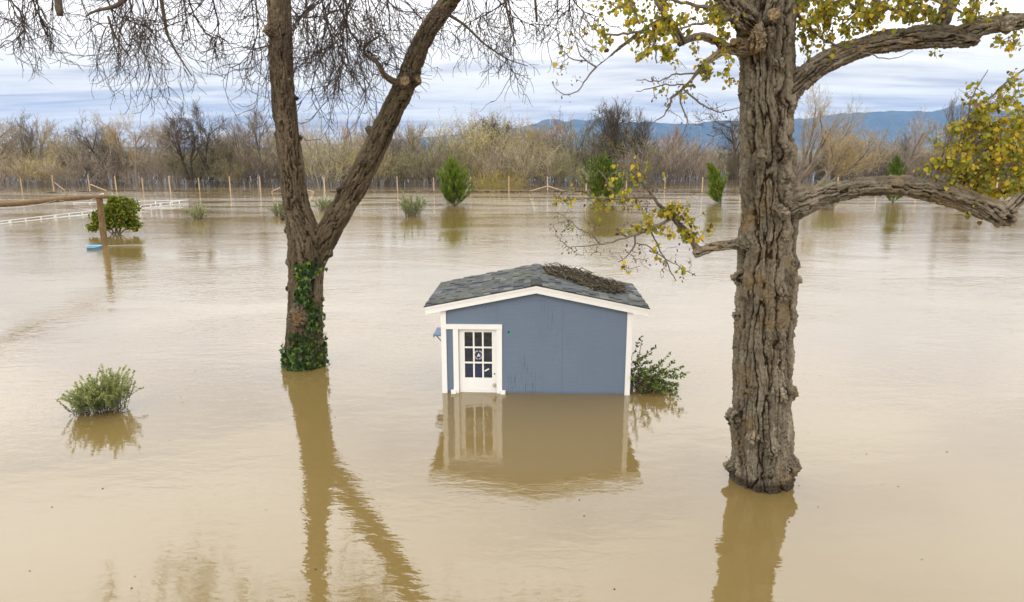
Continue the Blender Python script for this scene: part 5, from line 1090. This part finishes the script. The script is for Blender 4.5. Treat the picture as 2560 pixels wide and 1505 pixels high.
# floating wrack caught along the fence
b = MB(); rng = np.random.default_rng(83)
for i in range(len(PB) - 1):
    a_, c_ = PB[i], PB[i + 1]; amt = 30 if 12 <= i <= 22 else 7
    for _ in range(amt):
        p = a_ + (c_ - a_) * rng.uniform() + np.array([0, rng.normal() * 0.18, 0]); L = rng.uniform(0.15, 0.9); an_ = rng.normal() * 0.35; d_ = np.array([math.cos(an_), math.sin(an_), rng.normal() * 0.05]) * L
        b.tube(np.array([p - d_ / 2, p + d_ * 0.1 + [0, 0, rng.uniform(0, 0.08)], p + d_ / 2]) + [0, 0, rng.uniform(0.0, 0.06)], rng.uniform(0.01, 0.035), 4)
tag(b.build('flood_debris', M['wrack']), 'dark line of floating sticks caught along the wire fence', 'debris', kind='stuff')
for px, py, L, lab in ((207, 480, 1.1, 'short dark log drifting by the fence brace'), (130, 483, 2.2, 'thin dark branch drifting in front of the wire fence')):
    b = MB(); P, R = resample(np.array([[-L / 2, 0, -0.02], [0, 0.05, 0.05], [L / 2, 0, 0.0]]), [0.05, 0.10, 0.04], 0.15); b.tube(P, R, 8); b.tube(np.array([[0.1, 0, 0.05], [0.35, -0.1, 0.22]]), [0.03, 0.012], 5)
    tag(b.build('drift_log', M['wrack'], loc=gnd(px, py)), lab, 'drift log')

# bits of leaf and twig adrift
rng = np.random.default_rng(87); b = MB(); n = 80
T = np.array([gnd(rng.uniform(20, 2540), rng.uniform(560, 1490)) for _ in range(n)]); T[:, 2] = 0.004
T = T[~((T[:, 0] > HL[0] - 0.4) & (T[:, 0] < HR[0] + 0.4) & (T[:, 1] > HR[1] - 0.1) & (T[:, 1] < HL[1] + 3))]; n = len(T)
b.scatter(*leaf_shape('oval'), frames_from(np.column_stack([rng.normal(size=n), rng.normal(size=n), rng.normal(size=n) * 0.05]), np.tile([0, 0, 1.0], (n, 1)) + rng.normal(size=(n, 3)) * 0.1)[:, :, [1, 0, 2]] * rng.uniform(0.012, 0.035, n)[:, None, None], T, rng.uniform(size=n))
tag(b.build('floating_litter', M['leaf_dead']), 'scattered small dead leaves adrift on the brown water', 'litter', kind='stuff')

# ------------------------------------------------------------------ the far bank: bare trees and thickets
def bare(seed, H, spread=0.55, levels=4, n1=7, fork=0.3, trop=0.12, r0=0.22, multi=1, lean=0.0, dens=1.0, crown_from=0.3, wig=0.12, tipr=0.010, leaf=0):
    r = np.random.default_rng(seed); tr, cr = MB(), MB(); ends = []
    def go(p, d, L, rad, lv):
        n = (8, 6, 5, 4, 3)[min(lv, 4)]; P = [p]; c = r.normal(size=3) * wig * 0.5
        for i in range(n):
            d = d + c / n * 2 + r.normal(size=3) * wig * (0.6 if lv == 0 else 1.0) + np.array([0, 0, trop * (0.4 if lv == 0 else 1)]); d /= np.linalg.norm(d); p = p + d * L / n; P.append(p)
        R = np.linspace(rad, max(rad * (0.34 if lv < 2 else 0.4), tipr * 0.7), n + 1)
        (tr if lv <= 1 else cr).tube(P, R, 7 if lv == 0 else (5 if lv == 1 else 3), r.uniform(), cap=False)
        if lv >= levels: ends.extend(P[1:]); return
        m = int(round((n1 if lv == 0 else (6, 5, 5, 4)[min(lv, 3)]) * (dens if lv > 1 else 1)))
        for j in range(m):
            f = (crown_from if lv == 0 else 0.22) + (1 - (crown_from if lv == 0 else 0.22)) * (j + r.uniform()) / m
            k = min(int(f * n), n - 1); q = P[k] + (P[k + 1] - P[k]) * (f * n - k); dd = P[k + 1] - P[k]; dd = dd / np.linalg.norm(dd)
            sd_ = np.cross(dd, r.normal(size=3)); sd_ /= np.linalg.norm(sd_); a_ = spread * r.uniform(0.7, 1.3)
            go(q, dd * math.cos(a_) + sd_ * math.sin(a_), L * r.uniform(0.42, 0.68) * (1.0 - 0.35 * f if lv == 0 else 1), max(np.interp(f, [0, 1], [rad, rad * 0.4]) * r.uniform(0.45, 0.65), tipr), lv + 1)
    for k in range(multi):
        a_ = 2 * math.pi * k / multi + r.uniform(); t_ = 0.0 if multi == 1 else r.uniform(0.15, 0.40)
        go(np.array([math.cos(a_) * 0.3 * (multi > 1), math.sin(a_) * 0.3 * (multi > 1), -0.4]), np.array([math.cos(a_) * t_ + lean, math.sin(a_) * t_, 1.0]), H * 0.72 * (1 if k == 0 else r.uniform(0.8, 1.0)), r0 * (1 if multi == 1 else 0.75), 0)
    lm_ = None
    if leaf:
        E_ = np.array(ends); E_ = E_[r.integers(0, len(E_), leaf)] + r.normal(size=(leaf, 3)) * 0.10; Rm = rand_rot(r, leaf) * r.uniform(0.05, 0.11, leaf)[:, None, None]
        lb = MB(); lv_, lf_ = leaf_shape('lance'); Rm[:, :, 0] *= 0.7; lb.scatter(lv_, lf_, Rm, E_, r.uniform(size=leaf)); lm_ = lb.mesh('foliage'); lm_.materials.append(M['far_leaf'])
    a, c = tr.mesh('trunk'), cr.mesh('crown'); a.materials.append(M['far_wood']); c.materials.append(M['far_twig'])
    top = max(v.co.z for v in c.vertices)
    return a, c, lm_, top
def thicket(seed, leaf=0, stems=26, fine=5, H=5.0, W=2.6):
    r = np.random.default_rng(seed); tr, cr = MB(), MB(); ends = []
    for i in range(stems):
        a_ = r.uniform(0, 2 * math.pi); q = math.sqrt(r.uniform()) * W * 0.6; h = H * r.uniform(0.6, 1.0) * (1 - 0.3 * (q / W) ** 2)
        P = arch(r, (math.cos(a_) * q, math.sin(a_) * q * 0.8, -0.3), (math.cos(a_) * 0.30 + r.normal() * 0.12, math.sin(a_) * 0.3, 1), h, 8, 0.5); tr.tube(P, np.linspace(0.035, 0.008, 9), 3, r.uniform(), cap=False)
        for j in range(fine * 2):
            k = int(r.integers(2, 8)); d = P[k] - P[k - 1]; d /= np.linalg.norm(d); s_ = np.cross(d, r.normal(size=3)); s_ /= np.linalg.norm(s_)
            Q = arch(r, P[k], d + s_ * 0.55, h * r.uniform(0.16, 0.38), 4, 0.4, 0.15); cr.tube(Q, np.linspace(0.013, 0.007, 5), 3, r.uniform(), cap=False); ends.extend(Q[1:])
            for _ in range(3):
                k2 = int(r.integers(1, 5)); d2 = Q[k2] - Q[k2 - 1]; s2 = np.cross(d2, r.normal(size=3)); s2 /= np.linalg.norm(s2) + 1e-9
                Q2 = arch(r, Q[k2], d2 / np.linalg.norm(d2) + s2 * 0.6, h * r.uniform(0.06, 0.15), 2, 0.3, 0.1); cr.tube(Q2, np.linspace(0.009, 0.006, 3), 3, r.uniform(), cap=False); ends.extend(Q2[1:])
    lm_ = None
    if leaf:
        E_ = np.array(ends); E_ = E_[r.integers(0, len(E_), leaf)] + r.normal(size=(leaf, 3)) * 0.08; Rm = rand_rot(r, leaf) * r.uniform(0.06, 0.13, leaf)[:, None, None]; Rm[:, :, 0] *= 0.6
        lb = MB(); lv_, lf_ = leaf_shape('lance'); lb.scatter(lv_, lf_, Rm, E_, r.uniform(size=leaf)); lm_ = lb.mesh('foliage'); lm_.materials.append(M['far_leaf'])
    a, c = tr.mesh('stem'), cr.mesh('twigs'); a.materials.append(M['far_wood']); c.materials.append(M['far_twig'])
    return a, c, lm_, max(v.co.z for v in tr.mesh('x').vertices)
PRO = {
 'round': [bare(101, 10, 0.72, 4, 10, trop=0.04, r0=0.24, crown_from=0.25, tipr=0.018), bare(102, 10, 0.8, 4, 10, trop=0.03, r0=0.26, crown_from=0.3, tipr=0.018)],
 'tall': [bare(103, 10, 0.55, 4, 10, trop=0.09, r0=0.18, crown_from=0.4, tipr=0.017), bare(104, 10, 0.5, 4, 9, trop=0.09, r0=0.17, lean=0.18, crown_from=0.42, tipr=0.017)],
 'multi': [bare(105, 10, 0.66, 4, 7, trop=0.05, r0=0.30, multi=3, crown_from=0.35, tipr=0.018), bare(106, 10, 0.62, 4, 7, trop=0.06, r0=0.27, multi=4, crown_from=0.35, tipr=0.018)],
 'gold': [bare(107, 10, 0.6, 4, 8, trop=0.08, r0=0.2, crown_from=0.25, leaf=2600), bare(108, 10, 0.62, 4, 8, trop=0.05, r0=0.2, multi=2, lean=0.25, crown_from=0.25, leaf=2200)],
 'thin': [bare(109, 10, 0.5, 3, 8, trop=0.1, r0=0.12, lean=0.25, crown_from=0.45), bare(110, 10, 0.45, 3, 9, trop=0.12, r0=0.12, lean=-0.3, crown_from=0.4)],
 'snag': [bare(111, 9, 0.6, 2, 4, trop=0.05, r0=0.16, lean=0.25, crown_from=0.5, dens=0.5)],
 'lean': [bare(112, 10, 0.6, 4, 8, trop=0.07, r0=0.26, multi=3, lean=0.75, crown_from=0.3, leaf=900), bare(113, 8, 0.65, 4, 8, trop=0.05, r0=0.24, multi=3, lean=0.9, crown_from=0.3, leaf=2200)],
 'thicket': [thicket(121), thicket(122, stems=34), thicket(123, stems=22, W=3.2)],
 'olive': [thicket(131, leaf=3000, stems=30), thicket(132, leaf=2600, stems=26, W=3.0), thicket(133, leaf=3600, stems=34, H=5.5)],
}
def plant(name, proto, var, p, h, tone, ltone, label, cat, group=None, rot=0.0, wide=1.0):
    a, c, lm_, top = PRO[proto][var % len(PRO[proto])]; s = h / top
    t = thing(name, label, cat, tuple(p), rot, group); t.scale = (s * wide, s * wide, s)
    for nm, me, tn in ((a.name.split('.')[0], a, tone[0]), (c.name.split('.')[0], c, tone[1])):
        o = bpy.data.objects.new(nm, me); link(o, t); o.color = (*tn, 1)
        if nm in ('crown', 'twigs'): o['kind'] = 'stuff'
    if lm_ is not None:
        o = bpy.data.objects.new('foliage', lm_); link(o, t); o.color = (*ltone, 1); o['kind'] = 'stuff'
    return t
def hgt_at(p, top_px): return CAM_H + (HOR - top_px) / F_PX * (p[1] * CP + 0) * (1 / CP)
GREY = ((0.60, 0.57, 0.55), (0.72, 0.69, 0.67)); DARK = ((0.34, 0.31, 0.29), (0.40, 0.37, 0.35)); PALE = ((1.6, 1.5, 1.35), (1.35, 1.25, 1.1)); RUST = ((0.9, 0.8, 0.75), (1.25, 0.95, 0.80)); TAN = ((1.1, 1.0, 0.85), (1.3, 1.15, 0.85))
Lg, Lo, Lt, Lr = (1.35, 1.05, 0.45), (0.95, 1.0, 0.85), (1.2, 1.1, 0.9), (1.35, 0.95, 0.7)
# each tree one can tell apart: name, prototype, variant, px, depth, top px, tones, label, wide, rotation
TREES = [
 ('bare_tree', 'thin', 1, 62, 96, 300, GREY, Lo, 'slender leafless tree leaning over the thickets behind the wire fence end', 0.8, 2.8),
 ('bare_tree', 'tall', 0, 100, 100, 288, GREY, Lo, 'small-crowned leafless tree rising clear above the thickets', 0.9, 0.4),
 ('bare_tree', 'round', 0, 262, 97, 290, GREY, Lo, 'grey leafless tree whose crown touches the yellow-leaved one', 0.85, 1.0),
 ('yellow_tree', 'gold', 0, 320, 95, 282, TAN, Lg, 'half bare tree with patches of yellow leaves behind the fence', 0.9, 0.2),
 ('bare_tree', 'round', 1, 345, 92, 296, PALE, Lo, 'pale-barked leafless tree with forked crown by the fence', 0.75, 2.2),
 ('bare_tree', 'multi', 0, 484, 93, 258, DARK, Lo, 'dark many-trunked leafless tree, the tallest by the wire fence', 0.9, 0.3),
 ('evergreen_tree', 'olive', 2, 545, 99, 322, DARK, (0.25, 0.34, 0.28), 'dark evergreen bush-topped tree tucked behind the many-trunked bare tree', 0.5, 0.9),
 ('bare_tree', 'round', 0, 405, 104, 300, PALE, Lo, 'faint pale leafless tree between two darker ones', 0.8, 4.2),
 ('bare_tree', 'thin', 0, 632, 94, 290, GREY, Lo, 'slim leafless tree leaning away from its twin', 0.8, 3.4),
 ('bare_tree', 'tall', 1, 655, 97, 268, GREY, Lo, 'slim upright leafless tree beside the forked trunk', 0.9, 2.0),
 ('bare_tree', 'thin', 0, 800, 88, 284, PALE, Lo, 'white-barked leaning leafless tree seen through the big fork', 0.7, 2.9),
 ('bare_tree', 'round', 1, 735, 108, 345, GREY, Lo, 'low grey leafless tree behind the upright limb', 0.9, 5.0),
 ('rusty_tree', 'gold', 0, 862, 104, 300, RUST, (1.5, 0.9, 0.55), 'tall tree with rusty orange leaf remnants behind the slanting limb', 0.6, 3.0),
 ('rusty_tree', 'gold', 1, 905, 108, 292, RUST, (1.4, 0.95, 0.6), 'orange-tipped tree right behind the slanting limb of the fork', 0.5, 1.0),
 ('dead_snag', 'snag', 0, 1004, 100, 312, DARK, Lo, 'broken dead snag pointing into the pale sky gap', 1.0, 0.2),
 ('bare_tree', 'tall', 0, 965, 97, 320, GREY, Lo, 'leafless tree under the slanting limb beside the dead snag', 0.9, 1.5),
 ('bare_tree', 'round', 1, 1138, 112, 288, PALE, Lo, 'rounded pale leafless tree above the pointed cedar', 0.95, 0.5),
 ('bare_tree', 'multi', 1, 1238, 108, 292, DARK, Lo, 'dark leafless tree standing against the blue mountain foot', 0.7, 1.2),
 ('willow_tree', 'gold', 0, 1318, 104, 308, TAN, (1.0, 0.95, 0.6), 'tall olive-brown willow with hazy leaves before the mountain', 1.0, 2.0),
 ('willow_tree', 'gold', 1, 1390, 108, 322, TAN, (0.95, 0.85, 0.6), 'lower olive-brown willow beside its taller neighbour', 0.9, 4.0),
 ('bare_tree', 'tall', 0, 1405, 115, 300, RUST, Lo, 'thin reddish leafless tree over the mountain crest', 0.9, 4.4),
 ('bare_tree', 'multi', 1, 1530, 102, 258, DARK, Lo, 'tall dark many-stemmed leafless tree above the broad cedar', 0.85, 0.0),
 ('bare_tree', 'multi', 0, 1585, 104, 268, DARK, Lo, 'dark leafless tree twinned with the many-stemmed one', 0.7, 2.6),
 ('bare_tree', 'round', 0, 1700, 118, 320, RUST, Lo, 'small reddish leafless tree below the hanging bare twigs', 0.9, 0.7),
 ('bare_tree', 'round', 1, 1842, 98, 272, DARK, Lo, 'dark crooked leafless tree half hidden by the cottonwood trunk', 0.9, 2.5),
 ('willow_tree', 'lean', 0, 1985, 108, 213, TAN, (1.35, 1.1, 0.6), 'wide spreading willow with few yellow leaves beyond the trunk', 0.85, 0.0),
 ('willow_tree', 'lean', 1, 2040, 92, 325, TAN, (1.45, 1.1, 0.6), 'low leaning willow with golden leaf haze over the arching limb', 1.15, 0.05),
 ('bare_tree', 'round', 0, 2262, 108, 280, PALE, Lo, 'pale leafless tree with thin yellowish top before the mountain', 0.75, 3.4),
 ('bare_tree', 'tall', 0, 2330, 104, 252, GREY, Lo, 'dark narrow leafless tree beside the yellow foliage', 0.75, 0.9),
 ('bare_tree', 'multi', 1, 2420, 106, 262, GREY, Lo, 'grey many-stemmed leafless tree behind the yellow foliage', 0.8, 2.2),
 ('bare_tree', 'round', 1, 2520, 104, 270, GREY, Lo, 'grey leafless tree mostly covered by yellow cottonwood leaves', 0.8, 1.2),
 ('bare_tree', 'round', 1, -10, 98, 288, TAN, Lo, 'brownish leafless tree at the end of the tree line by the arena', 0.9, 1.9),
]
for nm, pr, v, px, Y, tp_, tn, lt, lab, wd, rot in TREES:
    p = np.array([(px - 1280) / F_PX * (Y * CP + CAM_H * SP), Y, 0.0]); h = (CAM_H + (HOR - tp_) / F_PX * Y / CP) * 1.07
    plant(nm, pr, v, p, h, tn, lt, lab, 'snag' if nm == 'dead_snag' else 'tree', 'trees on the far bank', rot, wd)
rng = np.random.default_rng(91)
KIND = {'thicket': ('bare_thicket', 'leafless grey-brown thicket of thin stems standing in floodwater along the tree line', 'thicket', 'bare thickets along the tree line'),
        'olive': ('olive_shrub', 'hazy olive-tan shrub with sparse leaves in the flooded tree line', 'shrub', 'olive shrubs along the tree line')}
mass = [(-60, 370), (60, 360), (150, 350), (250, 372), (330, 384), (420, 382), (500, 375), (600, 355), (700, 360), (800, 345), (900, 340), (980, 352), (1060, 350), (1160, 338), (1250, 345), (1330, 325), (1400, 330), (1480, 345), (1600, 350), (1700, 360), (1800, 350), (1900, 370), (2000, 385), (2100, 375), (2200, 350), (2300, 360), (2400, 350), (2620, 345)]
mx_, my_ = np.array(mass, float).T
ROWS = {94: 'at waterline before', 101: 'second row beside', 111: 'third row behind', 126: 'far behind'}
SHORT = dict(zip([t[8] for t in TREES], ['slender leaning bare tree at the fence end', 'small-crowned bare tree above the thickets', 'grey bare tree touching the yellow one', 'half bare yellow-leaved tree', 'pale-barked fork-crowned bare tree', 'dark many-trunked bare tree', 'dark evergreen tree', 'faint pale bare tree', 'slim leaning bare tree', 'slim upright bare tree', 'white-barked leaning tree', 'low grey bare tree', 'tall rusty tree', 'orange-tipped tree', 'dead snag', 'bare tree next to the snag', 'rounded pale bare tree', 'dark bare tree at the mountain foot', 'tall olive-brown willow', 'lower olive-brown willow', 'thin reddish bare tree', 'tall dark many-stemmed tree', 'twin dark bare tree', 'small reddish bare tree', 'dark crooked bare tree', 'wide spreading willow', 'low leaning golden willow', 'pale yellowish-topped bare tree', 'dark narrow bare tree', 'grey many-stemmed bare tree', 'grey bare tree covered by leaves', 'brownish bare tree by the arena']))
def row(Y, step, hf, olive, jitter=2.0, x0=-60, x1=2620, yshift=None):
    px = x0
    while px < x1:
        Yp = Y + rng.uniform(-jitter, jitter) + (yshift(px) if yshift else 0); w = rng.uniform(0.75, 1.25) * step
        tp_ = np.interp(px, mx_, my_); base_y = HOR + CAM_H / Yp * F_PX * CP
        tpp = base_y - (base_y - tp_) * hf * rng.choice([0.72, 0.9, 1.02, 1.15, 1.34]) * rng.uniform(0.94, 1.06)
        h = max(1.5, CAM_H + (HOR - tpp) / F_PX * Yp / CP); p = np.array([(px - 1280) / F_PX * (Yp * CP + CAM_H * SP), Yp, 0.0])
        k = 'olive' if rng.uniform() < olive(px) else 'thicket'; nm, lab, cat, grp = KIND[k]; near_ = min(TREES[:32], key=lambda t: abs(t[3] - px)); tw_ = 0
        g_ = rng.choice([0.55, 0.75, 0.95, 1.2, 1.5]) * rng.uniform(0.9, 1.1); rd = rng.uniform(0.92, 1.04)
        tone = ((0.9 * g_ * rd, 0.84 * g_, 0.80 * g_), (1.05 * g_ * rd, 0.97 * g_, 0.92 * g_))
        lt = [(1.0, 1.0, 0.75), (1.2, 1.12, 0.6), (1.0, 0.88, 0.75), (0.82, 0.95, 0.6)][int(rng.integers(4))]
        shade = 'dark' if g_ < 0.66 else 'dull' if g_ < 0.86 else 'mid-toned' if g_ < 1.08 else 'pale' if g_ < 1.36 else 'light'
        lab = f"{shade} {'olive leafy shrub' if k == 'olive' else 'leafless brown thicket'} {ROWS[Y]} the {SHORT[near_[8]]}"
        plant(nm, k, int(rng.integers(3)), p, h, tone, tuple(c * g_ for c in lt), lab, cat, grp, rng.uniform(0, 6.28), rng.uniform(0.85, 1.25) * (1.0 if h > 3.5 else 1.3))
        px += w * F_PX / Yp
for j_, t_ in enumerate(TREES[:32]):                             # slimmer trees standing behind the ones above
    if j_ % 3 == 1 and t_[3] > 350: continue
    pr_, v_ = (('tall', 1), ('round', 0), ('multi', 1), ('tall', 0))[j_ % 4]; Y_ = t_[4] + 9 + 3 * (j_ % 3); px_ = t_[3] + (34, -38, 26, -30)[j_ % 4]; top_px = 292 + (j_ * 37) % 46
    dk = j_ % 2; plant('slender_tree', pr_, v_, np.array([(px_ - 1280) / F_PX * (Y_ * CP + CAM_H * SP), Y_, 0.0]), (CAM_H + (HOR - top_px) / F_PX * Y_ / CP) * 1.05, GREY if dk else PALE, Lo, f"{'dark' if dk else 'pale'} slender leafless tree close behind the {SHORT[t_[8]]}", 'tree', 'trees on the far bank', j_ * 1.7, 0.8)
olv = lambda px: np.interp(px, [0, 200, 450, 600, 1000, 1150, 1400, 1600, 1900, 2300, 2600], [0.5, 0.6, 0.35, 0.5, 0.45, 0.85, 0.7, 0.35, 0.25, 0.35, 0.4])
back = lambda px: np.interp(px, [0, 900, 1600, 1800, 2600], [0, 0, 0, 16, 12])
row(94, 3.6, 0.72, olv, 1.6, yshift=back)
row(101, 3.4, 0.92, olv, 2.0, yshift=back)
row(111, 3.6, 0.98, lambda p: 0.45, 3.0, yshift=back)
row(126, 4.6, 0.97, lambda p: 0.35, 4.0)
same = {}
for o in list(COL.objects):
    if o.parent is None and o.name.split('.')[0] in ('olive_shrub', 'bare_thicket'): same.setdefault(o['label'], []).append(o)
for lab, os_ in same.items():                                    # pairs that agree in all else differ in height
    if len(os_) > 1:
        os_.sort(key=lambda o: -o.scale[2])
        for o, w_ in zip(os_, ('taller', 'shorter', 'lowest')): o['label'] = w_ + ' ' + lab
# reeds by the clearing: tawny cane clump
r_ = np.random.default_rng(95); o0 = np.array([(1245 - 1280) / F_PX * 90, 90.0, 0]); cb = MB()
for i in range(420):
    a_ = r_.uniform(0, 6.28); q_ = math.sqrt(r_.uniform()) * 2.6; P = arch(r_, (math.cos(a_) * q_ * 1.2, math.sin(a_) * q_ * 0.7, -0.2), (math.cos(a_) * 0.25 + 0.1, math.sin(a_) * 0.25, 1), r_.uniform(1.6, 4.0), 5, 0.8, -1.0); cb.tube(P, np.linspace(0.018, 0.006, 6), 3, r_.uniform(), cap=False)
cn = cb.build('reed_clump', M['far_leaf'], loc=o0); cn.color = (1.25, 1.08, 0.75, 1); tag(cn, 'tawny clump of dry cane leaning over the water behind the fence', 'reeds')
# two far farm sheds
for px, py, w_, h_, Y, lab in ((272, 392, 16, 3.2, 560, 'distant long white farm shed beyond the far bank trees'), (1003, 388, 10, 3.0, 620, 'distant small white farm shed below the mountain foot')):
    p = np.array([(px - 1280) / F_PX * Y, Y, 0.7]); t = thing('farm_shed', lab, 'shed', tuple(p)); b = MB(); b.box((-w_ / 2, -4, -0.3), (w_ / 2, 4, h_)); b.build('wall', M['farm_wall'], t)
    b = MB(); b.add([(-w_ / 2 - .3, -4.3, h_), (w_ / 2 + .3, -4.3, h_), (w_ / 2 + .3, 0, h_ + 1.2), (-w_ / 2 - .3, 0, h_ + 1.2), (-w_ / 2 - .3, 4.3, h_), (w_ / 2 + .3, 4.3, h_)], [[[0, 1, 2, 3], [3, 2, 5, 4], [0, 4, 5, 1]], [[0, 3, 4], [1, 5, 2]]]); b.build('roof', M['farm_wall'], t)
